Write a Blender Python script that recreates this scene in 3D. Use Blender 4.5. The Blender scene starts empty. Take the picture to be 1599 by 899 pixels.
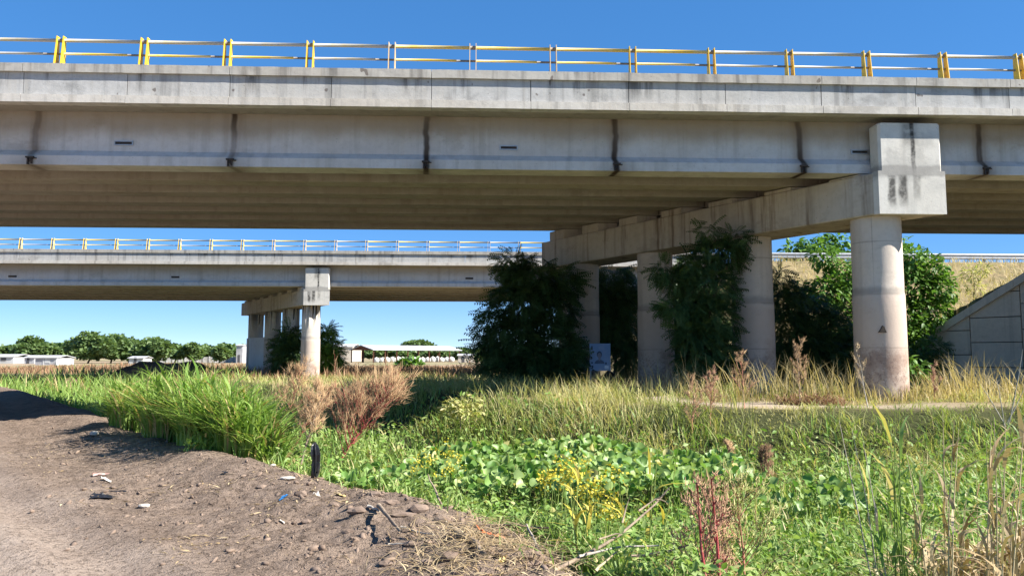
import bpy, math, random
import numpy as np
from mathutils import Vector, Matrix

sc = bpy.context.scene
COL = sc.collection
R = math.radians
rng = np.random.default_rng(7)
random.seed(7)

# ------------------------------------------------------------------ camera, sky, sun
EYE = 1.65                      # metres above the dirt road
PITCH = R(4.98)
FPX, CX, CY = 1200.0, 799.5, 449.5
cam_d = bpy.data.cameras.new('camera')
cam = bpy.data.objects.new('camera', cam_d)
COL.objects.link(cam)
cam.location = (0, 0, EYE)
cam.rotation_euler = (math.pi/2 + PITCH, 0, 0)
cam_d.sensor_width = 36
cam_d.lens = 36*FPX/1599
cam_d.clip_start = 0.05
cam_d.clip_end = 12000
sc.camera = cam

SUN_AZ, SUN_EL = R(106), R(39)   # azimuth clockwise from +Y (view direction)
SUN = Vector((math.sin(SUN_AZ)*math.cos(SUN_EL), math.cos(SUN_AZ)*math.cos(SUN_EL), math.sin(SUN_EL)))
w = bpy.data.worlds.new('World')
sc.world = w
w.use_nodes = True
wn = w.node_tree.nodes
bg = wn['Background']
sky = wn.new('ShaderNodeTexSky')
sky.sky_type = 'NISHITA'
sky.sun_disc = False
sky.sun_elevation = SUN_EL
sky.sun_rotation = SUN_AZ
sky.air_density = 0.45
sky.dust_density = 0.0
sky.ozone_density = 6.0
gam = wn.new('ShaderNodeGamma')            # a deep blue, late autumn sky
gam.inputs[1].default_value = 0.44
hsv = wn.new('ShaderNodeHueSaturation')
hsv.inputs['Saturation'].default_value = 1.76
hsv.inputs['Value'].default_value = 2.95
hsv.inputs['Hue'].default_value = 0.508
w.node_tree.links.new(sky.outputs[0], gam.inputs[0])
w.node_tree.links.new(gam.outputs[0], hsv.inputs['Color'])
w.node_tree.links.new(hsv.outputs[0], bg.inputs[0])
bg.inputs[1].default_value = 0.064
sl = bpy.data.lights.new('sun', 'SUN')
sl.energy = 5.0
sl.angle = R(0.53)
sl.color = (1.0, 0.95, 0.87)
so = bpy.data.objects.new('sun', sl)
COL.objects.link(so)
so.rotation_euler = SUN.to_track_quat('Z', 'Y').to_euler()
so.location = (20, -10, 40)
sc.view_settings.view_transform = 'Standard'
sc.view_settings.look = 'None'
sc.view_settings.gamma = 1
sc.view_settings.exposure = 1.42

# ------------------------------------------------------------------ small helpers
cp, sp = math.cos(PITCH), math.sin(PITCH)


def at(px, py, Y):
    """world point seen at photo pixel (px, py) at distance Y"""
    xc = (px-CX)/FPX
    yc = (CY-py)/FPX
    dx, dy, dz = xc, cp-yc*sp, sp+yc*cp
    k = Y/dy
    return Vector((dx*k, Y, EYE+dz*k))


def wloc(o):
    v = Vector((0, 0, 0))
    while o is not None:
        v += o.location
        o = o.parent
    return v


def tag(o, label=None, cat=None, group=None, kind=None):
    if label:
        o['label'] = label
    if cat:
        o['category'] = cat
    if group:
        o['group'] = group
    if kind:
        o['kind'] = kind
    return o


def empty(name, loc, label=None, cat=None, group=None):
    o = bpy.data.objects.new(name, None)
    o.location = loc
    o.empty_display_size = 0.2
    COL.objects.link(o)
    return tag(o, label, cat, group)


class MB:
    """collects faces (world coordinates), then becomes ONE mesh object"""
    def __init__(s):
        s.v, s.f = [], []

    def add(s, vs, fs):
        n = len(s.v)
        s.v.extend([tuple(p) for p in vs])
        s.f.extend([tuple(i+n for i in f) for f in fs])

    def hexa(s, p):
        """8 corners: bottom 4 (ccw from above), top 4"""
        s.add(p, [(3, 2, 1, 0), (4, 5, 6, 7), (0, 1, 5, 4), (1, 2, 6, 5), (2, 3, 7, 6), (3, 0, 4, 7)])

    def box(s, x0, x1, y0, y1, z0, z1, f=None):
        p = [(x0, y0, z0), (x1, y0, z0), (x1, y1, z0), (x0, y1, z0), (x0, y0, z1), (x1, y0, z1), (x1, y1, z1), (x0, y1, z1)]
        s.hexa([f(*q) for q in p] if f else p)

    def tube(s, pts, rad, n=6, cap=True):
        pts = [Vector(p) for p in pts]
        if not hasattr(rad, '__len__'):
            rad = [rad]*len(pts)
        base = len(s.v)
        up = Vector((0.13, 0.21, 0.97))
        for i, p in enumerate(pts):
            d = (pts[min(i+1, len(pts)-1)]-pts[max(i-1, 0)])
            if d.length < 1e-9:
                d = Vector((0, 0, 1))
            d.normalize()
            a = d.cross(up)
            if a.length < 0.05:
                a = d.cross(Vector((1, 0, 0)))
            a.normalize()
            b = d.cross(a)
            for k in range(n):
                t = 2*math.pi*k/n
                s.v.append(tuple(p+(a*math.cos(t)+b*math.sin(t))*rad[i]))
        for i in range(len(pts)-1):
            for k in range(n):
                k2 = (k+1) % n
                s.f.append((base+i*n+k, base+i*n+k2, base+(i+1)*n+k2, base+(i+1)*n+k))
        if cap:
            s.f.append(tuple(base+k for k in range(n)))
            s.f.append(tuple(base+(len(pts)-1)*n+n-1-k for k in range(n)))

    def build(s, name, mat, parent=None, smooth=False, loc=None):
        off = wloc(parent) if parent is not None else Vector(loc if loc is not None else (0, 0, 0))
        me = bpy.data.meshes.new(name)
        me.from_pydata([(p[0]-off.x, p[1]-off.y, p[2]-off.z) for p in s.v], [], s.f)
        me.materials.append(mat)
        if smooth:
            me.polygons.foreach_set('use_smooth', [True]*len(me.polygons))
        me.update()
        o = bpy.data.objects.new(name, me)
        COL.objects.link(o)
        if parent is not None:
            o.parent = parent
        else:
            o.location = off
        return o


def np_mesh(name, V, quads, tris, mat, tint=None, parent=None, loc=None, smooth=False, attrs=None):
    off = wloc(parent) if parent is not None else Vector(loc if loc is not None else (0, 0, 0))
    V = np.asarray(V, dtype=np.float64)-np.array(off)
    me = bpy.data.meshes.new(name)
    nq, nt = len(quads), len(tris)
    me.vertices.add(len(V))
    me.vertices.foreach_set('co', V.astype(np.float32).ravel())
    loops = np.concatenate([np.asarray(quads, dtype=np.int32).ravel(), np.asarray(tris, dtype=np.int32).ravel()]).astype(np.int32)
    me.loops.add(len(loops))
    me.loops.foreach_set('vertex_index', loops)
    me.polygons.add(nq+nt)
    st = np.concatenate([np.arange(nq)*4, nq*4+np.arange(nt)*3]).astype(np.int32)
    me.polygons.foreach_set('loop_start', st)
    if smooth:
        me.polygons.foreach_set('use_smooth', np.ones(nq+nt, dtype=bool))
    for k, v in ([('tint', tint)] if tint is not None else [])+list((attrs or {}).items()):
        a = me.attributes.new(k, 'FLOAT', 'POINT')
        a.data.foreach_set('value', np.asarray(v, dtype=np.float32))
    me.update(calc_edges=True)
    me.validate()
    me.materials.append(mat)
    o = bpy.data.objects.new(name, me)
    COL.objects.link(o)
    if parent is not None:
        o.parent = parent
    else:
        o.location = off
    return o


E4 = np.zeros((0, 4), int)
E3 = np.zeros((0, 3), int)


class NM:
    """collects numpy geometry with a tint per vertex"""
    def __init__(s):
        s.V, s.Q, s.T, s.t, s.n = [], [], [], [], 0

    def add(s, V, Q, T, t):
        s.V.append(V)
        s.Q.append(np.asarray(Q).reshape(-1, 4)+s.n)
        s.T.append(np.asarray(T).reshape(-1, 3)+s.n)
        s.t.append(t)
        s.n += len(V)

    def build(s, name, mat, parent=None, loc=None, smooth=False):
        return np_mesh(name, np.concatenate(s.V), np.concatenate(s.Q), np.concatenate(s.T), mat, np.concatenate(s.t), parent, loc, smooth)


def vnoise(x, y, seed=0):
    x = np.asarray(x, float)
    y = np.asarray(y, float)
    xi = np.floor(x)
    yi = np.floor(y)
    fx = x-xi
    fy = y-yi
    fx = fx*fx*(3-2*fx)
    fy = fy*fy*(3-2*fy)

    def h(a, b):
        q = np.sin(a*127.1+b*311.7+seed*74.7)*43758.5453
        return q-np.floor(q)
    return (h(xi, yi)*(1-fx)+h(xi+1, yi)*fx)*(1-fy)+(h(xi, yi+1)*(1-fx)+h(xi+1, yi+1)*fx)*fy


def fbm(x, y, seed=0, o=3):
    r, a, s = 0, 0.5, 0
    for i in range(o):
        r = r+a*vnoise(x*2**i, y*2**i, seed+i*17)
        s += a
        a *= .5
    return r/s


def sstep(a, b, x):
    t = np.clip((x-a)/(b-a), 0, 1)
    return t*t*(3-2*t)


def sdist(x, y, poly):
    """signed distance to an open polyline, positive on its right hand side"""
    x = np.asarray(x, float)
    y = np.asarray(y, float)
    best = np.full(x.shape, 1e18)
    sg = np.zeros(x.shape)
    for (ax, ay), (bx, by) in zip(poly[:-1], poly[1:]):
        dx, dy = bx-ax, by-ay
        t = np.clip(((x-ax)*dx+(y-ay)*dy)/(dx*dx+dy*dy), 0, 1)
        qx, qy = x-ax-t*dx, y-ay-t*dy
        d2 = qx*qx+qy*qy
        m = d2 < best-1e-9
        best = np.where(m, d2, best)
        sg = np.where(m, np.where(dx*(y-ay)-dy*(x-ax) < 0, 1.0, -1.0), sg)
    return np.sqrt(best)*sg


# ------------------------------------------------------------------ materials
def lin(h):
    c = [int(h[i:i+2], 16)/255 for i in (0, 2, 4)]
    return tuple(((v+.055)/1.055)**2.4 if v > .04045 else v/12.92 for v in c)+(1,)


class G:
    """tiny node helper"""
    def __init__(s, name):
        s.m = bpy.data.materials.new(name)
        s.m.use_nodes = True
        s.t = s.m.node_tree
        s.n = s.t.nodes
        s.b = s.n['Principled BSDF']
        s.pos = s.n.new('ShaderNodeNewGeometry').outputs['Position']

    def link(s, a, b):
        s.t.links.new(a, b)

    def put(s, sock, v):
        if hasattr(v, 'is_linked') or hasattr(v, 'links'):
            s.link(v, sock)
        else:
            sock.default_value = v

    def scale(s, vec, sc_):
        n = s.n.new('ShaderNodeVectorMath')
        n.operation = 'MULTIPLY'
        s.put(n.inputs[0], vec)
        n.inputs[1].default_value = sc_
        return n.outputs[0]

    def dot(s, vec, d):
        n = s.n.new('ShaderNodeVectorMath')
        n.operation = 'DOT_PRODUCT'
        s.put(n.inputs[0], vec)
        n.inputs[1].default_value = d
        return n.outputs['Value']

    def noise(s, scale=1.0, stretch=(1, 1, 1), detail=4, rough=.55, vec=None, dist=0.0):
        n = s.n.new('ShaderNodeTexNoise')
        s.link(s.scale(vec if vec is not None else s.pos, stretch), n.inputs['Vector'])
        n.inputs['Scale'].default_value = scale
        n.inputs['Detail'].default_value = detail
        n.inputs['Roughness'].default_value = rough
        n.inputs['Distortion'].default_value = dist
        return n.outputs['Fac']

    def math(s, op, a, b=0.0, c=None):
        n = s.n.new('ShaderNodeMath')
        n.operation = op
        s.put(n.inputs[0], a)
        s.put(n.inputs[1], b)
        if c is not None:
            s.put(n.inputs[2], c)
        return n.outputs[0]

    def ramp(s, v, a, b, c=0.0, d=1.0):
        n = s.n.new('ShaderNodeMapRange')
        n.interpolation_type = 'SMOOTHSTEP'
        s.put(n.inputs[0], v)
        for i, q in enumerate((a, b, c, d)):
            n.inputs[i+1].default_value = q
        return n.outputs[0]

    def mix(s, f, a, b, mode='MIX'):
        n = s.n.new('ShaderNodeMix')
        n.data_type = 'RGBA'
        n.blend_type = mode
        s.put(n.inputs[0], f)
        s.put(n.inputs[6], a)
        s.put(n.inputs[7], b)
        return n.outputs[2]

    def attr(s, name):
        n = s.n.new('ShaderNodeAttribute')
        n.attribute_name = name
        return n.outputs['Fac']

    def rnd(s):
        return s.n.new('ShaderNodeObjectInfo').outputs['Random']

    def sep(s):
        n = s.n.new('ShaderNodeSeparateXYZ')
        s.link(s.pos, n.inputs[0])
        return n.outputs

    def bump(s, h, strength=.3, dist=.01):
        n = s.n.new('ShaderNodeBump')
        n.inputs['Strength'].default_value = strength
        n.inputs['Distance'].default_value = dist
        s.link(h, n.inputs['Height'])
        s.link(n.outputs[0], s.b.inputs['Normal'])

    def out(s, color, rough=.85, spec=.25):
        s.put(s.b.inputs['Base Color'], color)
        s.put(s.b.inputs['Roughness'], rough)
        s.b.inputs['Specular IOR Level'].default_value = spec
        return s.m


def rgb(r, g, b):
    return (r, g, b, 1)


def concrete(name, base, dark, warm, streak=.6, extra=None, wmix=.4):
    g = G(name)
    big = g.ramp(g.noise(.45, detail=4), .35, .7)
    c = g.mix(g.math('MULTIPLY', big, wmix), base, warm)
    mot = g.ramp(g.noise(5.5, detail=6, rough=.7), .38, .72)
    c = g.mix(g.math('MULTIPLY', mot, .22), c, dark)
    st = g.ramp(g.noise(1.0, (3.2, 3.2, .14), detail=5, rough=.6), .50, .68)
    c = g.mix(g.math('MULTIPLY', st, streak), c, dark)
    st2 = g.ramp(g.noise(1.0, (9, 9, .25), detail=3), .56, .68)
    c = g.mix(g.math('MULTIPLY', st2, streak*.45), c, warm)
    pit = g.ramp(g.noise(24, detail=3), .66, .72)
    c = g.mix(g.math('MULTIPLY', pit, .55), c, dark)
    blot = g.math('MULTIPLY', g.ramp(g.noise(1.0, (.55, .55, .9), detail=6, rough=.7), .56, .66), .35)
    c = g.mix(blot, c, dark)
    if extra:
        c = extra(g, c)
    h = g.math('ADD', g.noise(14, detail=6, rough=.7), g.math('MULTIPLY', g.noise(70, detail=2), .4))
    g.bump(h, .35, .012)
    return g.out(c, .9, .2)


BETA = R(2.6)
U = Vector((math.cos(BETA), math.sin(BETA), 0))
NV = Vector((-math.sin(BETA), math.cos(BETA), 0))
KSK = .587                     # skew of the piers


class Frame:
    """bridge coordinates: s along the bridge, t across it (away from the camera), z up"""
    def __init__(s, O, lift, cross):
        s.O = Vector(O)
        s.lift, s.cross = lift, cross

    def w(s, a, t, z):
        p = s.O+U*a+NV*t
        return (p.x, p.y, z+EYE+s.lift)

    def we(s, a, t, z):      # with the crossfall of the deck
        return s.w(a, t, z+s.cross*(t-.6))

    def st(s, x, y):
        dx, dy = x-s.O.x, y-s.O.y
        return dx*U.x+dy*U.y, dx*NV.x+dy*NV.y


FN = Frame((0, 16.60, 0), 0.0, .03)
FF = Frame((0, 46.53, 0), -.04, -.008)


def leak_extra(z_top, depth):
    """black leaks that start under the coping and fade downwards"""
    def ex(g, c):
        z = g.sep()[2]
        n = g.ramp(g.noise(1.0, (1.3, 1.3, .1), detail=6, rough=.7), .54, .64)
        fall = g.ramp(g.math('ADD', z, g.math('MULTIPLY', g.math('SUBTRACT', g.noise(1.0, (4, 4, .5), detail=3), .5), .7)), z_top-depth, z_top)
        c = g.mix(g.math('MULTIPLY', g.math('MULTIPLY', n, fall), .8), c, rgb(.07, .065, .06))
        ties = g.ramp(g.noise(5.0, (1, 1, .8), detail=1), .73, .77)
        return g.mix(g.math('MULTIPLY', ties, .7), c, rgb(.08, .06, .05))
    return ex




def drain_shade_extra(frame, period, s0):
    o = frame.O.dot(U)

    def ex(g, c):
        s = g.math('SUBTRACT', g.dot(g.pos, tuple(U)), o+s0-period/2)
        z = g.sep()[2]
        wob = g.math('MULTIPLY', g.math('SUBTRACT', g.noise(1.0, (.4, .4, 1.7), detail=2), .5), .22)
        s = g.math('ADD', s, wob)
        m = g.math('SUBTRACT', g.math('MODULO', g.math('ADD', s, period*20), period), period/2)
        a = g.math('ABSOLUTE', m)
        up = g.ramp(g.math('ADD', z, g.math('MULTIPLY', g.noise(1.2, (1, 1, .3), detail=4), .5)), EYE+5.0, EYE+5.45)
        c = g.mix(g.math('MULTIPLY', up, .7), c, rgb(.27, .21, .14))  # browner upper web: ground bounce and missing skylight put into the colour
        halo = g.math('MULTIPLY', g.ramp(a, .1, .7, 1, 0), g.ramp(z, EYE+4.1, EYE+4.6, 1, .15))
        c = g.mix(g.math('MULTIPLY', halo, .4), c, rgb(.10, .085, .07))
        wide = g.math('MULTIPLY', g.ramp(a, .05, .35, 1, 0), g.ramp(g.noise(1.0, (2, 2, .3), detail=4), .4, .6))
        c = g.mix(g.math('MULTIPLY', wide, .45), c, rgb(.17, .115, .07))
        core = g.ramp(a, .03, .10, 1, 0)
        n = g.ramp(g.noise(.23, detail=1), .42, .56, .38, 1)
        n = g.math('MULTIPLY', n, g.ramp(g.noise(1.0, (3, 3, .5), detail=4), .3, .5, .7, 1))
        return g.mix(g.math('MULTIPLY', core, n), c, rgb(.035, .020, .012))
    return ex


def shade_top(z0, z1, colr, k):  # painted shading: web top tinted brown for bounced light and little sky
    def ex(g, c):
        z = g.sep()[2]
        up = g.ramp(g.math('ADD', z, g.math('MULTIPLY', g.noise(1.2, (1, 1, .3), detail=4), .5)), z0, z1)
        return g.mix(g.math('MULTIPLY', up, k), c, colr)
    return ex


def rust_extra(g, c):
    r = g.ramp(g.noise(1.0, (2.6, 2.6, .2), detail=5, rough=.65), .53, .70)
    c = g.mix(g.math('MULTIPLY', r, .75), c, rgb(.10, .055, .03))
    k = g.ramp(g.noise(9, (1, 1, 3.0), detail=4, rough=.8), .66, .74)
    return g.mix(g.math('MULTIPLY', k, .6), c, rgb(.09, .07, .055))


def block_extra(frame, sc_, z_band):
    """dark central leak, two short drips below the ledge, damp band"""
    o = frame.O.dot(U)

    def ex(g, c):
        s = g.math('SUBTRACT', g.dot(g.pos, tuple(U)), o+sc_)
        z = g.sep()[2]
        wob = g.math('MULTIPLY', g.math('SUBTRACT', g.noise(1, (2, 2, 3), detail=3), .5), .10)
        sw = g.math('ADD', s, wob)

        def streak(x, hw, zt, zb, k):
            a = g.ramp(g.math('ABSOLUTE', g.math('SUBTRACT', sw, x)), hw*.35, hw, 1, 0)
            b = g.math('MULTIPLY', g.ramp(z, zb, zb+.35), g.ramp(z, zt-.03, zt+.03, 1, 0))
            n = g.ramp(g.noise(7, detail=4), .3, .6, .45, 1)
            return g.math('MULTIPLY', g.math('MULTIPLY', a, b), g.math('MULTIPLY', n, k))
        for q in ((.06, .07, z_band+1.5, z_band-.15, 1.0), (.0, .26, z_band+1.5, z_band+.45, .55),
                  (-.47, .13, z_band-.12, z_band-.95, .9), (-.22, .15, z_band-.10, z_band-.9, .9), (.12, .12, z_band-.1, z_band-.8, .45)):
            c = g.mix(streak(*q), c, rgb(.045, .043, .04))
        zz = g.math('ADD', z, g.math('MULTIPLY', g.math('SUBTRACT', g.noise(3, detail=3), .5), .14))
        band = g.math('MULTIPLY', g.ramp(zz, z_band-.16, z_band-.09), g.ramp(zz, z_band+.10, z_band+.17, 1, 0))
        return g.mix(g.math('MULTIPLY', band, .55), c, rgb(.19, .18, .165))
    return ex


def column_extra(z_seam, z_low):
    def ex(g, c):
        z = g.sep()[2]
        n = g.math('MULTIPLY', g.math('SUBTRACT', g.noise(2.2, detail=5), .5), .9)
        zz = g.math('ADD', z, n)
        low = g.ramp(zz, z_seam-.25, z_seam+.15, 1, 0)
        c = g.mix(g.math('MULTIPLY', low, .6), c, rgb(.47, .36, .29))
        seam = g.math('MULTIPLY', g.ramp(g.math('ADD', z, g.math('MULTIPLY', n, .22)), z_seam-.10, z_seam), g.ramp(g.math('ADD', z, g.math('MULTIPLY', n, .3)), z_seam+.06, z_seam+.2, 1, 0))
        c = g.mix(g.math('MULTIPLY', seam, .55), c, rgb(.22, .20, .18))
        rust = g.math('MULTIPLY', g.ramp(zz, z_low+.3, z_low+1.0, 1, 0), g.ramp(g.noise(1.4, detail=5, rough=.7), .42, .66))
        c = g.mix(g.math('MULTIPLY', rust, .6), c, rgb(.17, .09, .06))
        pit = g.math('MULTIPLY', g.ramp(zz, z_low+.1, z_low+1.0, 1, 0), g.ramp(g.noise(16, detail=4, rough=.75), .52, .62))
        c = g.mix(g.math('MULTIPLY', pit, .6), c, rgb(.15, .10, .085))
        lines = g.math('SUBTRACT', g.math('ABSOLUTE', g.math('SUBTRACT', g.math('MODULO', g.math('ADD', z, g.math('MULTIPLY', g.noise(1.5, detail=3), .03)), 1.22), .61)), .0)
        ring = g.math('MULTIPLY', g.ramp(lines, .006, .022, 1, 0), g.ramp(g.noise(1.1, detail=3), .35, .6, .15, .8))
        c = g.mix(g.math('MULTIPLY', ring, .55), c, rgb(.20, .17, .14))
        crack = g.ramp(g.noise(1.0, (6, 6, .12), detail=2), .70, .74)
        return g.mix(g.math('MULTIPLY', crack, .4), c, rgb(.13, .11, .09))
    return ex


M = {}
M['parapet'] = concrete('parapet_concrete', rgb(.44, .435, .415), rgb(.13, .128, .12), rgb(.38, .345, .285), .5, leak_extra(EYE+6.14, .55))
M['coping'] = concrete('coping_concrete', rgb(.42, .40, .355), rgb(.11, .10, .09), rgb(.35, .30, .235), .65, leak_extra(EYE+6.6, .6))
M['ledge'] = concrete('slab_edge_concrete', rgb(.54, .51, .455), rgb(.2, .18, .155), rgb(.42, .36, .28), .45)
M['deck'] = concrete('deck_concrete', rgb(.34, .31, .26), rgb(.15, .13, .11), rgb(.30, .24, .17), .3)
M['girder'] = concrete('girder_concrete', rgb(.56, .545, .52), rgb(.26, .24, .21), rgb(.44, .38, .30), .35, drain_shade_extra(FN, 4.36, -1.93))
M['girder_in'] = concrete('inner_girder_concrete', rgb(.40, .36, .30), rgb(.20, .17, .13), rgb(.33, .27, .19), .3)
M['girder_far'] = concrete('far_girder_concrete', rgb(.56, .545, .52), rgb(.28, .26, .23), rgb(.44, .38, .30), .4, shade_top(EYE+4.95, EYE+5.4, rgb(.29, .24, .18), .5))
M['cap'] = concrete('pier_cap_concrete', rgb(.48, .43, .36), rgb(.2, .165, .13), rgb(.42, .33, .24), .35, rust_extra)
M['block'] = concrete('end_block_concrete', rgb(.60, .58, .53), rgb(.27, .26, .24), rgb(.54, .49, .40), .3, block_extra(FN, 9.10, EYE+4.17))
M['block_far'] = concrete('far_end_block_concrete', rgb(.60, .58, .53), rgb(.27, .26, .24), rgb(.54, .49, .40), .3, block_extra(FF, -11.75, EYE+3.95))
M['column'] = concrete('column_concrete', rgb(.57, .495, .42), rgb(.30, .25, .205), rgb(.49, .395, .315), .35, column_extra(EYE+1.42, EYE-.5))
M['column_far'] = concrete('far_column_concrete', rgb(.58, .54, .48), rgb(.32, .28, .24), rgb(.50, .42, .34), .3, column_extra(EYE+1.0, EYE-1.2))
M['whitewash'] = concrete('whitewashed_concrete', rgb(.62, .62, .62), rgb(.3, .3, .3), rgb(.52, .5, .46), .3)
M['panel'] = concrete('wall_panel_concrete', rgb(.60, .53, .44), rgb(.29, .26, .21), rgb(.52, .44, .34), .35)
M['joint'] = concrete('joint_mortar', rgb(.14, .135, .13), rgb(.06, .06, .06), rgb(.1, .09, .08), .2)


def plain(name, col, col2=None, rough=.6, spec=.4, metal=0.0, nscale=6, bump=0.0, stretch=(1, 1, 1)):
    g = G(name)
    c = col
    if col2:
        c = g.mix(g.ramp(g.noise(nscale, stretch, detail=5, rough=.7), .4, .68), col, col2)
    if bump:
        g.bump(g.noise(nscale*3, detail=4), bump, .01)
    g.b.inputs['Metallic'].default_value = metal
    return g.out(c, rough, spec)


M['yellow'] = plain('yellow_paint', rgb(.72, .47, .02), rgb(.60, .38, .05), .5, .4, nscale=9)
M['yellow_worn'] = plain('worn_yellow_paint', rgb(.62, .42, .06), rgb(.56, .46, .22), .5, .4, nscale=2.5)
M['white_rail'] = plain('weathered_white_paint', rgb(.40, .39, .36), rgb(.42, .36, .22), .5, .4, nscale=3)
M['pale_post'] = plain('pale_peeling_paint', rgb(.56, .40, .20), rgb(.50, .43, .34), .55, .35, nscale=5)
M['sleeve'] = plain('dull_steel_sleeve', rgb(.16, .145, .12), rgb(.22, .17, .12), .6, .4)
M['galv'] = plain('galvanised_steel', rgb(.42, .43, .44), rgb(.32, .33, .34), .45, .5, .5)
M['darkmetal'] = plain('dark_rusty_iron', rgb(.03, .028, .026), rgb(.07, .045, .03), .7, .3)
M['bark'] = plain('tree_bark', rgb(.13, .10, .07), rgb(.07, .055, .04), .9, .15, nscale=9, bump=.4)
M['deadwood'] = plain('dead_wood', rgb(.30, .235, .17), rgb(.14, .10, .075), .9, .15, nscale=14, bump=.4)
M['greywood'] = plain('bleached_wood', rgb(.42, .385, .33), rgb(.26, .22, .18), .9, .15, nscale=12, bump=.3)
M['redstem'] = plain('red_plant_stem', rgb(.30, .045, .05), rgb(.42, .20, .14), .75, .2, nscale=14, bump=.4)
M['pinkstem'] = plain('pinkish_plant_stem', rgb(.42, .17, .12), rgb(.33, .22, .12), .7, .25, nscale=8)
M['blackplastic'] = plain('black_plastic_film', rgb(.012, .012, .014), rgb(.03, .03, .033), .32, .5, nscale=12)
M['straw_c'] = plain('straw_coloured_stalk', rgb(.50, .41, .25), rgb(.36, .26, .15), .7, .2, nscale=8)
M['stone'] = plain('pale_limestone', rgb(.50, .45, .38), rgb(.36, .31, .25), .9, .2, nscale=14, bump=.4)
M['clod'] = plain('dry_soil_clod', rgb(.235, .175, .135), rgb(.15, .11, .085), 1.0, .05, nscale=10, bump=.4)
M['white_wall'] = plain('white_limewash', rgb(.56, .56, .55), rgb(.42, .41, .39), .9, .2, nscale=.6)
M['grey_wall'] = plain('grey_render', rgb(.45, .45, .46), rgb(.34, .34, .35), .9, .2, nscale=.6)
M['beige_wall'] = plain('beige_canvas', rgb(.58, .52, .42), rgb(.50, .44, .36), .9, .2, nscale=.6)
M['roof_sheet'] = plain('pale_roof_sheeting', rgb(.44, .46, .48), rgb(.36, .37, .39), .55, .3, nscale=.4)
M['rust_steel'] = plain('rust_red_steel', rgb(.14, .06, .035), rgb(.09, .045, .03), .8, .2, nscale=2)
M['dark_open'] = plain('dark_shutter', rgb(.07, .07, .075), rgb(.11, .11, .11), .7, .3)
M['blue'] = plain('blue_plastic', rgb(.03, .22, .55), rgb(.05, .28, .6), .4, .5)
M['orange'] = plain('orange_plastic_net', rgb(.75, .16, .05), rgb(.6, .14, .05), .5, .4)
M['paper'] = plain('pale_scrap', rgb(.52, .49, .44), rgb(.40, .35, .29), .8, .2, nscale=20)
M['yellowscrap'] = plain('yellow_scrap', rgb(.62, .48, .20), rgb(.5, .36, .15), .8, .2, nscale=20)
M['redscrap'] = plain('faded_red_scrap', rgb(.48, .20, .16), rgb(.5, .42, .38), .8, .2, nscale=15)
M['rail_top'] = M['galv']
M['hut'] = plain('dark_weathered_board', rgb(.055, .047, .04), rgb(.035, .03, .028), .9, .15, nscale=8, bump=.3)
M['paint_mark'] = plain('faint_white_spray_paint', rgb(.62, .60, .57), rgb(.45, .42, .38), .8, .2, nscale=20)


def leafmat(name, a, b, trans=.3, rough=.5, spec=.3, dead=None, share=.12):
    """tint attribute runs from colour a to colour b; thin leaf that lets some light through"""
    g = G(name)
    f = g.attr('tint')
    c = g.mix(f, a, b)
    c = g.mix(g.ramp(g.noise(.9, detail=3), .3, .7, 0, .45), c, tuple([v*.62 for v in a[:3]]+[1]))
    if dead:
        c = g.mix(g.ramp(f, 1-share-.01, 1-share+.01), c, dead)
    g.out(c, rough, spec)
    tr = g.n.new('ShaderNodeBsdfTranslucent')
    g.link(g.mix(1.0, c, rgb(1.25, 1.25, .7), 'MULTIPLY'), tr.inputs[0])
    mx = g.n.new('ShaderNodeMixShader')
    mx.inputs[0].default_value = trans
    g.link(g.b.outputs[0], mx.inputs[1])
    g.link(tr.outputs[0], mx.inputs[2])
    g.link(mx.outputs[0], g.n['Material Output'].inputs[0])
    return g.m


M['weed'] = leafmat('canal_weed_leaf', rgb(.14, .27, .045), rgb(.42, .52, .18), .36, dead=rgb(.46, .44, .18), share=.06)
M['blade'] = leafmat('green_grass_blade', rgb(.13, .26, .045), rgb(.42, .52, .18), .36, dead=rgb(.52, .44, .22), share=.10)
M['cane'] = leafmat('cane_grass_blade', rgb(.16, .30, .05), rgb(.44, .56, .17), .42, dead=rgb(.50, .38, .18), share=.12)
M['dry'] = leafmat('dry_grass_blade', rgb(.40, .33, .14), rgb(.70, .58, .35), .32, .7, .15)
M['olive'] = leafmat('half_dry_grass_blade', rgb(.27, .34, .08), rgb(.72, .62, .34), .38, .6, .2)
M['straw'] = leafmat('straw_blade', rgb(.32, .22, .11), rgb(.62, .50, .31), .15, .7, .15)
M['brownveg'] = leafmat('russet_dry_weed', rgb(.24, .13, .075), rgb(.44, .30, .19), .2, .8, .1)
M['hyacinth'] = leafmat('water_hyacinth_leaf', rgb(.11, .25, .04), rgb(.42, .52, .20), .34, .45, .4, dead=rgb(.46, .42, .18), share=.05)
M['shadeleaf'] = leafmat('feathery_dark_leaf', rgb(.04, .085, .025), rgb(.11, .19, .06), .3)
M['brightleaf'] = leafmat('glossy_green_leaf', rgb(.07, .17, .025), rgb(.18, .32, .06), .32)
M['farleaf'] = leafmat('distant_tree_leaf', rgb(.10, .17, .06), rgb(.22, .31, .12), .35)
M['yellowflower'] = leafmat('yellow_flower_head', rgb(.50, .42, .03), rgb(.66, .56, .08), .2)
M['yellowstalk'] = leafmat('yellowing_stalk', rgb(.45, .40, .06), rgb(.70, .55, .16), .25, .6, .2)
M['amaranth'] = leafmat('withered_seed_spike', rgb(.36, .21, .12), rgb(.60, .44, .25), .2, .85, .1)
M['pinkspike'] = leafmat('pink_withered_seed_spike', rgb(.40, .20, .15), rgb(.50, .36, .20), .2, .8, .1)

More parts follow.
